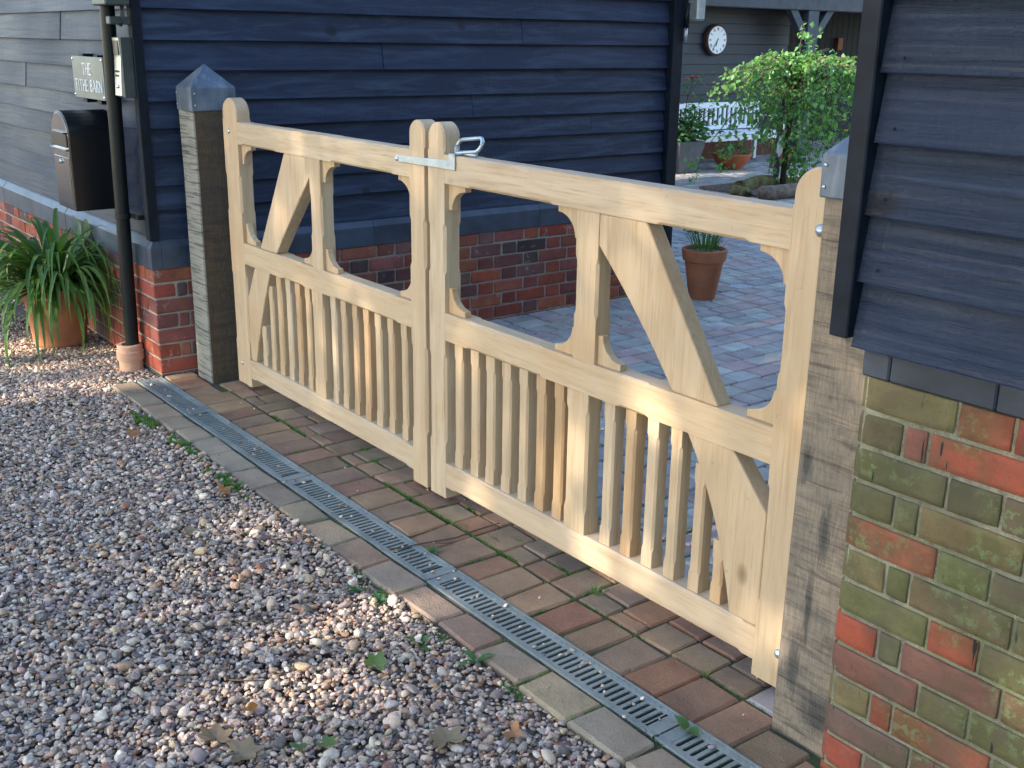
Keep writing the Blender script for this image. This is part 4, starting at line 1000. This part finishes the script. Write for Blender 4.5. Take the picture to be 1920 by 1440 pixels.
def fallen(x, y, z, size, az, mat, label, lobes=5, curl=.25, tilt=(0, 0)):
    """maple-like leaf: lobed outline fanned from the stalk, curled"""
    pts = []
    ang = np.linspace(-R(140), R(140), lobes*4+1)
    for i, a in enumerate(ang):
        k = i % 4; r_ = (1.0 if k == 2 else .84 if k in (1, 3) else .66)*(1-.28*abs(a)/R(140))*random.uniform(.9, 1.08)
        pts.append((r_*math.cos(a), r_*math.sin(a)))
    V = [Vector((0, 0, 0))]+[Vector((px*.5, py*.5, 0)) for px, py in pts]+[Vector((px, py, 0)) for px, py in pts]; n = len(pts)
    for v in V: v.z = curl*(v.x**2*.6+v.y**2)*.8+random.uniform(-.03, .03)
    F = [(0, i, i+1) for i in range(1, n)]+[(i, n+i, n+i+1, i+1) for i in range(1, n)]
    s0 = len(V); V += [Vector((0, -.018, 0)), Vector((0, .018, 0)), Vector((-.7, .09, .12)), Vector((-.7, .07, .12))]; F.append((s0, s0+1, s0+2, s0+3))
    Mx = Matrix.Rotation(az, 3, 'Z') @ Matrix.Rotation(tilt[0], 3, 'X') @ Matrix.Rotation(tilt[1], 3, 'Y')
    V = [Mx @ (v*size) for v in V]
    zmin = min(v.z for v in V)
    V = [Vector((v.x, v.y, v.z-zmin)) for v in V]
    o = leafobj('fallen_leaf', V, F, [random.random() for _ in V], mat, None, (x, y, z))
    tag(o, label, 'fallen leaf', 'fallen leaves on the gravel'); return o
zg = .003
fallen(2.448, -.715, zg, .042, 2.2, DEADG, 'green lobed fallen leaf on the gravel, closest to the middle of the edging', 5, .5, (.25, -.3))
fallen(2.665, -.985, zg, .036, .6, DEADG, 'green fallen leaf at the bottom, right half of a touching pair', 5, .3)
fallen(2.655, -1.045, zg, .030, 3.6, DEADG, 'small pale green fallen leaf at the bottom, left half of a touching pair', 3, .6, (.3, 0))
fallen(2.585, -1.165, zg, .062, 1.2, DEADB, 'large brown maple leaf at the bottom edge, the biggest on the gravel', 5, .35)
fallen(2.50, -1.19, zg, .055, 2.6, DEADB, 'curled grey-brown leaf just behind the largest maple leaf', 5, .5, (.2, .1))
fallen(2.835, -.745, zg, .060, 2.9, DEADB, 'dull brown maple leaf on gravel nearest the front of the edging', 5, .3)
fallen(2.90, -.60, zg, .034, .2, DEADO, 'orange-brown curled leaf lying against the front edging blocks', 3, .7, (.4, .1))
fallen(1.35, -.80, zg, .048, .9, DEADB, 'thin pinkish-brown leaf in the middle of the gravel', 3, .25, (.1, .05))
fallen(2.46, -1.07, zg, .034, 4.2, DEADO, 'upright russet leaf standing in the sunlit gravel patch', 3, .8, (.9, .2))
fallen(1.10, -.56, zg, .034, 1.9, DEADO, 'crumpled brown leaf beside the moss on the gravel', 3, .9, (.4, 0))
fallen(.30, -.62, zg, .040, 1.9, DEADO, 'small dark brown leaf on the far gravel below the plant pot', 3, .6, (.3, 0))
fallen(.80, 3.60, .003, .045, 1.0, DEADB, 'pale dry leaf lying on the courtyard setts behind the right gate leaf', 3, .5)
fallen(1.60, 1.28, .003, .04, .4, DEADG, 'pale green leaf lying on the courtyard setts seen by the right stile', 3, .2)
tw = part('twig', join(tube([(1.86, -.315, .006), (1.885, -.285, .006), (1.895, -.23, .008), (1.905, -.17, .006), (1.925, -.09, .006), (1.918, .0, .007), (1.917, .10, .006)], [.0018, .0024, .0028, .0028, .0026, .0022, .0014], 6), tube([(1.905, -.17, .006), (1.93, -.16, .006), (1.95, -.12, .005)], .0014, 5)), TWIG, None, True, origin=(1.9, -.1, 0))
tag(tw, 'thin brown twig lying across the setts by the drain', 'twig')
for i, (x, y, L_, a, lab) in enumerate([(1.62, -.74, .12, .4, 'bent thin twig in the middle of the gravel'), (2.05, -.86, .14, 1.1, 'reddish brown twig lying in the lower gravel'), (2.32, -1.02, .10, .9, 'short dark stick near the bottom of the gravel'), (2.95, -.66, .07, 2.0, 'grey twig on gravel near the front edging'), (2.72, -.62, .08, .5, 'pale thin stalk near the edging blocks')]):
    dx, dy = L_*math.cos(a)/2, L_*math.sin(a)/2
    o = part('twig', tube([(x-dx, y-dy, zg+.006), (x+dy*.15, y-dx*.15, zg+.010), (x+dx, y+dy, zg+.006)], [.0022, .002, .0012], 6), TWIG, None, True, origin=(x, y, zg)); tag(o, lab, 'twig', 'twigs on the gravel')

# ================================================================== courtyard planting and furniture
def leafcloud(name, pts, size, mat, parent, kind=None, drop=.6, nbig=0):
    """pts: list of (pos, shade); leaf = two folded triangles pairs"""
    def one(p, s, sh):
        a = random.uniform(0, 6.28); e = -drop+random.gauss(0, .45); d = Vector((math.cos(a)*math.cos(e), math.sin(a)*math.cos(e), math.sin(e)))
        sd = d.cross(Vector((random.gauss(0, .4), random.gauss(0, .4), 1))).normalized(); nn = sd.cross(d)
        L_ = s*random.uniform(.75, 1.3); w_ = L_*.36; p = Vector(p)
        return [p, p+d*L_*.4+sd*w_+nn*w_*.3, p+d*L_, p+d*L_*.4-sd*w_+nn*w_*.3, p+d*L_*.45], [(0, 1, 4), (1, 2, 4), (2, 3, 4), (3, 0, 4)], [sh]*5
    V, F, va = [], [], []
    for i, (p, sh) in enumerate(pts):
        v, f, a = one(p, size, sh)
        if i < nbig:
            leafobj('leaf', [x-Vector(p) for x in v], f, a, mat, parent, Vector(p)-wpos(parent)); continue
        n = len(V); V += v; F += [tuple(k+n for k in q) for q in f]; va += a
    pw = wpos(parent) if parent else Vector((0, 0, 0))
    o = leafobj(name, [v-pw for v in V], F, va, mat, parent)
    if kind: o['kind'] = kind
    return o
# weeping tree
wt = empty('weeping_tree', (-3.7, 8.5, 0)); tag(wt, 'small weeping tree with drooping bright green leaves in the courtyard', 'tree')
top = Vector((-3.66, 8.62, 1.34))
part('trunk', tube([(-3.70, 8.50, -.02), (-3.71, 8.52, .5), (-3.69, 8.56, 1.0), (-3.67, 8.60, 1.30), (-3.63, 8.75, 1.50), (-3.60, 9.0, 1.56)], [.036, .032, .030, .03, .024, .014], 10), BARK, wt, True)
part('stake', rbox(-3.77, -3.72, 8.40, 8.45, -.03, 1.02, .004), FARTIMBER, wt)
brs, pts = [], []
random.seed(21)
for i in range(120):
    az = random.uniform(0, 6.28); outer = i % 3 != 0
    reach = random.uniform(.62, 1.12) if outer else random.uniform(.25, .6); h = random.uniform(-.06, .12); fall = random.uniform(.25, 1.0) if outer else random.uniform(.5, 1.15); t0 = random.uniform(.35, .7) if outer else .3
    P_ = []
    for k in range(13):
        t = k/12; rr_ = reach*(1-(1-t)**1.25)
        q = top+Vector((math.cos(az)*rr_, math.sin(az)*rr_, h*math.sin(math.pi*min(1, t*1.3))+.05*t-fall*max(0, t-t0)**1.35*1.9))
        q += Vector((random.gauss(0, .014), random.gauss(0, .014), random.gauss(0, .014))); P_.append(q)
    brs.append(tube(P_, [.010-.0085*k/12 for k in range(13)], 5))
    for k in range(1, 13):
        for _ in range(4 if k < 6 else 3):
            pts.append((P_[k]+Vector((random.gauss(0, .04), random.gauss(0, .04), random.gauss(.012 if k < 6 else 0, .032))), random.random()))
for k in range(60): # long drooping spray on the left
    t = random.random(); pts.append((Vector((-3.75+.05*random.gauss(0, 1), 7.72-.25*t+.1*random.gauss(0, .5), .95-.75*t+random.gauss(0, .04))), random.random()))
for k in range(26): pts.append((Vector((-3.82+random.gauss(0, .03), 7.12+random.gauss(0, .05), .42-.34*random.random())), random.random()))
for k in range(40): # upright shoots on top
    t = random.random(); pts.append((Vector((-3.68+random.gauss(0, .02)+.1*(k % 2), 8.62+.05*(k % 2)+random.gauss(0, .06), 1.50+.36*t)), random.random()))
for k in range(150): pts.append((Vector((-3.62+random.gauss(0, .09), 8.66+random.gauss(0, .10), random.uniform(.05, .45))), random.random()*.6))
brs.append(tube([(-3.67, 8.6, 1.3), (-3.68, 8.58, 1.6), (-3.67, 8.60, 1.86)], [.008, .006, .003], 5)); brs.append(tube([(-3.72, 8.1, .98), (-3.76, 7.6, .85), (-3.8, 7.2, .45), (-3.82, 7.12, .1)], [.008, .006, .004, .002], 5))
part('branches', join(*brs), BARK, wt)
for k in range(420):
    z_ = random.uniform(.25, 1.25); pts.append((Vector((-3.66+random.gauss(0, .20), 8.62+random.gauss(0, .26 if z_ > .6 else .17), z_)), random.random()*.7))
for k in range(120): pts.append((Vector((-3.7+random.gauss(0, .1), 7.95+random.gauss(0, .13), random.uniform(.55, 1.15))), random.random()))
random.shuffle(pts)
leafcloud('foliage', pts, .068, BIRCH, wt, 'stuff', .75, 260)

# bench
bn = empty('garden_bench', (-5.95, 9.85, 0)); tag(bn, 'white slatted garden bench against the far black barn', 'bench')
by0, by1 = 8.95, 10.86
part('top_rail', rbox(-6.17, -6.12, by0, by1, .735, .815, .01), WHITE, bn)
part('lower_rail', rbox(-6.16, -6.115, by0+.05, by1-.05, .44, .50, .006), WHITE, bn)
nsl = 20
for k in range(nsl):
    y = by0+.07+(by1-by0-.14)*k/(nsl-1); part('back_slat', rbox(-6.155, -6.13, y-.024, y+.024, .495, .738, .004), WHITE, bn)
for k in range(5): part('seat_slat', rbox(-6.10+k*.098, -6.015+k*.098, by0, by1, .405, .43, .004), WHITE, bn)
part('apron', rbox(-5.66, -5.63, by0+.03, by1-.03, .33, .40, .004), WHITE, bn)
for y in (by0+.03, by1-.03):
    part('leg', rbox(-5.68, -5.62, y-.03, y+.03, 0, .62, .006), WHITE, bn); part('leg', rbox(-6.17, -6.115, y-.03, y+.03, 0, .815, .006), WHITE, bn)
    part('armrest', rbox(-6.15, -5.60, y-.038, y+.038, .60, .635, .008), WHITE, bn)

# square slate planter with a flowering shrub
sq = empty('planter', (-5.45, 8.62, 0)); tag(sq, 'grey tapered square planter just past the barn corner', 'planter')
def taper(xc, yc, b, t, h):
    V = [(xc+sx*b, yc+sy*b, 0) for sx, sy in ((-1, -1), (1, -1), (1, 1), (-1, 1))]+[(xc+sx*t, yc+sy*t, h) for sx, sy in ((-1, -1), (1, -1), (1, 1), (-1, 1))]+[(xc+sx*(t-.03), yc+sy*(t-.03), h) for sx, sy in ((-1, -1), (1, -1), (1, 1), (-1, 1))]+[(xc+sx*(t-.05), yc+sy*(t-.05), h-.05) for sx, sy in ((-1, -1), (1, -1), (1, 1), (-1, 1))]
    F = [(0, 3, 2, 1), (12, 13, 14, 15)]+[(k+j, k+(j+1) % 4, k+4+(j+1) % 4, k+4+j) for k in (0, 4, 8) for j in range(4)]
    return V, F
part('tub', taper(-5.45, 8.55, .17, .235, .40), SLATE, sq, bevel=.006)
ps = empty('planter_shrub', (-5.45, 8.6, .38)); tag(ps, 'glossy green shrub with a few red blooms in the grey planter', 'shrub')
pts = [(Vector((-5.42+random.gauss(0, .15), 8.66+random.gauss(0, .19), .42+abs(random.gauss(0, .20)))), random.random()) for _ in range(460)]
leafcloud('foliage', pts, .085, SHRUB, ps, 'stuff', .1, 60)
part('stems', join(*[tube([(-5.45, 8.6, .36), (-5.44+random.gauss(0, .08), 8.65+random.gauss(0, .1), .6), (-5.42+random.gauss(0, .14), 8.68+random.gauss(0, .16), .8)], [.008, .006, .003], 5) for _ in range(9)]), BARK, ps)
def blooms(parent, spots, r, mat):
    for p in spots: part('bloom', lathe([(r*.3, p[2]-r*.3), (r, p[2]), (r*.6, p[2]+r*.35), (r*.1, p[2]+r*.2)], p[0], p[1], 8), mat, parent)
blooms(ps, [(-5.3, 8.75, .70), (-5.33, 8.9, .62), (-5.36, 8.62, .55)], .03, REDF)
hb = empty('flowering_spray', (-5.5, 8.8, 1.0)); tag(hb, 'thin spray of leaves and red flowers above the planter at the barn corner', 'plant')
pts = [(Vector((-5.45+random.gauss(0, .05), 8.74+random.gauss(0, .13), 1.14+random.gauss(0, .05))), random.random()) for _ in range(26)]
leafcloud('foliage', pts, .075, SHRUB, hb, None, .3)
part('stems', join(tube([(-5.47, 8.6, .40), (-5.47, 8.66, .9), (-5.45, 8.75, 1.2)], [.008, .006, .003], 5), tube([(-5.47, 8.66, .95), (-5.45, 8.85, 1.15), (-5.44, 8.98, 1.16)], [.005, .004, .002], 5)), BARK, hb)
blooms(hb, [(-5.43, 8.68, 1.20), (-5.43, 8.79, 1.19), (-5.44, 8.62, 1.16)], .035, REDF)

# terracotta bowl with planting
bw = empty('bowl_planter', (-5.3, 9.4, 0)); tag(bw, 'wide bright terracotta bowl in front of the white bench', 'planter')
part('bowl', lathe([(.13, 0), (.14, .02), (.22, .10), (.252, .18), (.262, .185), (.265, .21), (.245, .212), (.235, .18)], -5.3, 9.40, 40), CLAYRED, bw, True)
part('soil', lathe([(.238, .185), (.1, .195), (.004, .20)], -5.3, 9.40, 24, False), SOIL, bw)
bp = empty('bowl_plant', (-5.3, 9.4, .2)); tag(bp, 'low leafy plant growing in the wide terracotta bowl', 'plant')
pts = [(Vector((-5.3+random.gauss(0, .12), 9.40+random.gauss(0, .13), .21+abs(random.gauss(0, .08)))), random.random()) for _ in range(110)]
leafcloud('foliage', pts, .06, SHRUB, bp, 'stuff', .1)

# small pot, bottle, far pots behind the tree
tp = empty('terracotta_pot', (-5.2, 10.35, 0)); tag(tp, 'small terracotta pot half hidden behind the weeping tree', 'flower pot')
part('pot', lathe([(.08, 0), (.11, .2), (.125, .2), (.127, .25), (.11, .25), (.1, .22)], -5.2, 10.35, 28), CLAYRED, tp, True)
bt = empty('hanging_bottle', (-3.62, 8.28, .3)); tag(bt, 'small white bottle hanging under the weeping tree', 'bottle')
part('bottle', lathe([(.004, .36), (.014, .38), (.032, .42), (.034, .50), (.02, .55), (.012, .565), (.012, .60), (.002, .605)], -3.60, 8.27, 18, False), WHITE, bt, True)
part('string', tube([(-3.60, 8.27, .60), (-3.61, 8.27, 1.25)], .002, 5), INK, bt)
yf = empty('yellow_flower', (-3.3, 9.2, 0)); tag(yf, 'bushy plant with yellow blooms behind the weeping tree at the right', 'plant')
pts = [(Vector((-3.45+random.gauss(0, .22), 9.38+random.gauss(0, .2), abs(random.gauss(.38, .2)))), random.random()*.7) for _ in range(420)]
leafcloud('foliage', pts, .06, SHRUB, yf, 'stuff', .3)
blooms(yf, [(-3.37, 9.10, .77), (-3.40, 9.04, .83), (-3.34, 9.12, .65), (-3.42, 9.0, .70)], .032, YELF)

# logs
def log(name, p0, p1, r, mat, label):
    d = Vector(p1)-Vector(p0); pts = [Vector(p0)+d*t+Vector((0, 0, random.uniform(-.012, .012))) for t in (0, .02, .2, .4, .6, .8, .98, 1)]
    rr = [r*.86]+[r*random.uniform(.9, 1.1) for _ in range(6)]+[r*.86]
    o = part(name, tube(pts, rr, 14), mat, None, True, origin=p0); tag(o, label, 'log', 'logs edging the tree bed'); return o
log('log', (-3.60, 7.60, .07), (-3.78, 8.38, .07), .075, LOGMOSS, 'mossy log behind, edging the bed under the weeping tree')
log('log', (-3.05, 7.35, .07), (-3.02, 8.65, .07), .085, LOGM, 'bare grey-brown log in front of the mossy one, by the right stile top')
log('log', (-3.30, 7.42, .05), (-3.55, 7.46, .05), .055, LOGMOSS, 'short mossy log end at the left of the log edging')
tb = part('tree_bed', rbox(-4.1, -3.05, 7.5, 9.3, -.02, .03, .01), SOIL); tag(tb, kind='structure')
rosette('weed', -2.87, 6.72, 0, 9, .11, .02, 'leafy seedling on the courtyard paving beyond the top rail', SHRUB, None, (25, 70))

# pot behind the right gate leaf
cp = empty('flower_pot', (-.13, 3.30, 0)); tag(cp, 'tall terracotta pot with thick rim in the courtyard behind the gate brace', 'flower pot')
cx_, cy_ = -.15, 3.33
part('pot', lathe([(.085, 0), (.088, .01), (.127, .25), (.140, .255), (.150, .325), (.146, .33), (.132, .33), (.128, .30)], cx_, cy_, 40), CLAY, cp, True)
part('grit', lathe([(.13, .305), (.06, .315), (.004, .32)], cx_, cy_, 24, False), HARDSOIL, cp)
cpl = empty('pot_grass', (cx_, cy_, .31)); tag(cpl, 'tuft of fine upright green stems in the courtyard pot', 'potted plant')
for k in range(60):
    V, F, va = strap(random.uniform(0, 6.28), random.uniform(.16, .34), random.uniform(.002, .0045), R(random.uniform(58, 86)), random.uniform(.4, 1.3), 6, .11)
    leafobj('leaf', V, F, [v*.6 for v in va], SHRUB, cpl)
pts = [(Vector((cx_-.03+random.gauss(0, .05), cy_+random.gauss(0, .06), .42+abs(random.gauss(0, .08)))), random.random()) for _ in range(80)]
leafcloud('foliage', pts, .045, SHRUB, cpl, 'stuff', .2)

# lamp on the far corner of the barn
fl = empty('wall_lamp', (-.43, 3.36, 1.78)); tag(fl, 'grey lantern hung on the far corner of the long barn', 'wall lamp')
part('lamp_head', rbox(-.44, -.345, 3.335, 3.41, 1.745, 1.98, .01), GALV, fl)
part('lamp_neck', tube([(-.43, 3.33, 1.70), (-.43, 3.335, 1.85)], .018, 10), PIPEMAT, fl, True)
part('lamp_tail', tube([(-.43, 3.325, 1.62), (-.432, 3.328, 1.70)], .011, 8), GALV, fl, True)

# ================================================================== far barn across the courtyard
fb = empty('barn', (-6.5, 11, 0)); tag(fb, 'far dark barn with an open porch across the courtyard', 'barn')
part('wall', join(box(-9.5, -6.43, 4, 11.75, 0, 3.0), box(-9.5, -7.6, 11.75, 20, 0, 3.0)), FARB, fb)
part('plinth', box(-6.43, -6.40, 4, 11.75, 0, .36), BRICK, fb, color=(.20, .08, .06))
z = .36
while z < 2.9:
    board('y', 4, 11.74, z, z+.158, -6.395+random.uniform(-.003, .003), 1, FARB, fb, .02, .018, .002); z += .1375
part('porch_beam', rbox(-6.10, -5.92, 9.2, 17, 2.075, 2.36, .01), FARTIMBER, fb)
part('porch_post', rbox(-6.09, -5.93, 11.56, 11.80, 0, 2.075, .008), FARTIMBER, fb)
for sgn_ in (-1, 1):
    c = 11.68; P_ = [(c+sgn_*.11, 1.80), (c+sgn_*.11, 1.62), (c+sgn_*.50, 2.075), (c+sgn_*.34, 2.075)]
    V = [(-6.06, y, z) for y, z in P_]+[(-5.96, y, z) for y, z in P_]
    part('brace', (V, [(0, 1, 2, 3), (7, 6, 5, 4)]+[(i, (i+1) % 4, 4+(i+1) % 4, 4+i) for i in range(4)]), FARTIMBER, fb)
for k in range(34):
    y = 11.76+k*.15; part('door_board', rbox(-7.60, -7.578, y+.003, y+.147, 0, 2.6, .003), VOID, fb)
part('porch_ceiling', box(-9.5, -6.0, 9.0, 20, 2.38, 2.5), VOID, fb)
part('roof', ([(-5.7, 3.5, 2.55), (-5.7, 20.5, 2.55), (-9.6, 20.5, 5.2), (-9.6, 3.5, 5.2), (-5.7, 3.5, 2.63), (-5.7, 20.5, 2.63), (-9.6, 20.5, 5.3), (-9.6, 3.5, 5.3)], [(0, 1, 2, 3), (4, 7, 6, 5), (0, 4, 5, 1), (1, 5, 6, 2), (2, 6, 7, 3), (3, 7, 4, 0)]), ROOF, fb)
bx = part('notice_box', rbox(-7.58, -7.50, 14.42, 14.55, 1.52, 1.72, .004), RUST, None, origin=(-7.54, 14.5, 1.5)); tag(bx, 'small orange-brown box on the dark wall inside the far porch', 'box')

ck = empty('wall_clock', (-6.39, 10.10, 1.649)); tag(ck, 'round white wall clock with roman numerals on the far barn', 'clock')
ycl, zcl, rcl = 10.10, 1.649, .183
def disc(prof, n=40): 
    V, F = lathe(prof, 0, 0, n); return [(-6.395+z, ycl+x, zcl+y) for x, y, z in V], F
part('case', disc([(rcl+.03, 0), (rcl+.03, .055), (rcl+.012, .075), (rcl, .068)]), CLOCKRIM, ck, False)
part('face', disc([(rcl+.001, .055), (rcl+.001, .0695)]), CLOCKFACE, ck)
xf = -6.395+.0700
def stroke(a0, r0, a1, r1, w_, k=0):
    p0 = Vector((ycl+r0*math.sin(a0), zcl+r0*math.cos(a0))); p1 = Vector((ycl+r1*math.sin(a1), zcl+r1*math.cos(a1))); d = (p1-p0).normalized(); s_ = Vector((-d.y, d.x))*w_
    xx = xf+.0012*k; q = [p0+s_, p0-s_, p1-s_, p1+s_]
    V = [(xx, *v) for v in q]+[(xx+.001, *v) for v in q]
    return V, [(0, 1, 2, 3), (7, 6, 5, 4)]+[(i, (i+1) % 4, 4+(i+1) % 4, 4+i) for i in range(4)]
NUM = {1: 'I', 2: 'II', 3: 'III', 4: 'IIII', 5: 'V', 6: 'VI', 7: 'VII', 8: 'VIII', 9: 'IX', 10: 'X', 11: 'XI', 12: 'XII'}
Gs = []
for h_, t in NUM.items():
    a = h_*math.pi/6; W_ = {'I': .0105, 'V': .017, 'X': .018}; tot = sum(W_[c] for c in t); u_ = -tot/2; ro, ri = rcl*.92, rcl*.70
    for c in t:
        m_ = (u_+W_[c]/2)/(rcl*.8); e = W_[c]*.38/(rcl*.8); wv = .0028
        if c == 'I': Gs.append(stroke(a+m_, ri, a+m_, ro, wv))
        elif c == 'V': Gs += [stroke(a+m_, ri, a+m_-e, ro, wv, 0), stroke(a+m_, ri, a+m_+e, ro, wv*.6, 1)]
        else: Gs += [stroke(a+m_+e, ri, a+m_-e, ro, wv, 0), stroke(a+m_-e, ri, a+m_+e, ro, wv*.6, 1)]
        u_ += W_[c]
part('numerals', join(*Gs), INK, ck)
ah, am = R(6.6*30), R(36*6)
part('hour_hand', stroke(ah+math.pi, .02, ah, rcl*.5, .006, 3), INK, ck); part('minute_hand', stroke(am+math.pi, .025, am, rcl*.8, .0045, 5), INK, ck)

# ================================================================== trees across the road (they dapple the light), plus one added to block sky light
def bigtree(x, y, h, r, nleaf, seed, label, gap=0):
    random.seed(seed); t = empty('tree', (x, y, 0)); tag(t, label, 'tree', 'trees across the road')
    part('trunk', tube([(x, y, -.1), (x+.1, y, h*.25), (x-.1, y+.1, h*.5), (x, y, h*.8)], [.28, .22, .16, .05], 12), BARK, t, True)
    lim = []; cl = []
    for k in range(90):
        a = random.uniform(0, 6.28); e = random.uniform(-.4, 1.2); rr = r*random.uniform(.45, 1.0)
        c = Vector((x+rr*math.cos(a)*math.cos(e), y+rr*.7*math.sin(a)*math.cos(e), h*.56+rr*1.0*math.sin(e)))
        cl.append(c); b0 = Vector((x, y, h*random.uniform(.25, .55))); lim.append(tube([b0, (b0+c)/2+Vector((0, 0, .3)), c], [.07, .045, .015], 6))
    part('limbs', join(*lim), BARK, t)
    n = nleaf; ci = rng.integers(0, len(cl), n); cen = np.array([tuple(c) for c in cl])[ci]
    P = cen+rng.normal(0, r*.26, (n, 3))
    u = rng.normal(0, 1, (n, 3)); u /= np.linalg.norm(u, axis=1)[:, None]; v = np.cross(u, rng.normal(0, 1, (n, 3))); v /= np.linalg.norm(v, axis=1)[:, None]
    # openings in the crown where the low sun gets through to the ground and the gate
    sd_ = np.array(sdir)
    for gx_, gy_, gz_, gr_, gk_ in OPEN:
        q = P-np.array([gx_, gy_, gz_]); d_ = np.linalg.norm(q-(q@sd_)[:, None]*sd_, axis=1)
        k_ = (d_ > gr_) | (rng.random(len(P)) < gk_); P, u, v = P[k_], u[k_], v[k_]
    n = len(P)
    L_ = rng.uniform(.07, .13, (n, 1)); W_ = L_*.5
    VV = np.stack([P-u*L_, P+v*W_, P+u*L_, P-v*W_], 1).reshape(-1, 3)-np.array([x, y, 0])
    me = bpy.data.meshes.new('crown'); FF = np.arange(4*n).reshape(n, 4)
    me.from_pydata(VV.tolist(), [], FF.tolist()); me.materials.append(CANOPY)
    a_ = me.attributes.new('v', 'FLOAT', 'POINT'); a_.data.foreach_set('value', np.repeat(rng.random(n), 4).astype('f'))
    tag(link('crown', me, t), kind='stuff')
TREES = [(-7.9, -12.5, 11.5, 4.3, 16000, 3, 'leafy tree across the road, furthest left of the row'), (-3.3, -13.5, 12.5, 4.4, 15500, 4, 'tall leafy tree across the road facing the gates'), (2.6, -13, 12, 4.2, 15500, 5, 'broad leafy tree across the road to the right of the gates'), (8.6, -5.2, 9.5, 3.6, 16000, 6, 'leafy tree at the right side of the drive behind the viewpoint')]  # last tree is added out of view to dim sky light from the right
OPEN = [(-.55, -.66, 0, .48, .04), (.05, -.76, 0, .36, .06), (-1.35, -.6, .12, .26, .1), (-.95, -.25, .25, .16, .1), (2.45, -1.02, 0, .14, .1), (2.2, -.62, 0, .13, .2), (2.55, .05, 1.2, .11, .55), (2.75, .05, .66, .13, .4), (2.62, .05, .12, .14, .3), (2.42, .05, .85, .10, .4), (3.42, -.08, .88, .12, .1), (1.65, .05, .5, .11, .4)]
for a in TREES: bigtree(*a)
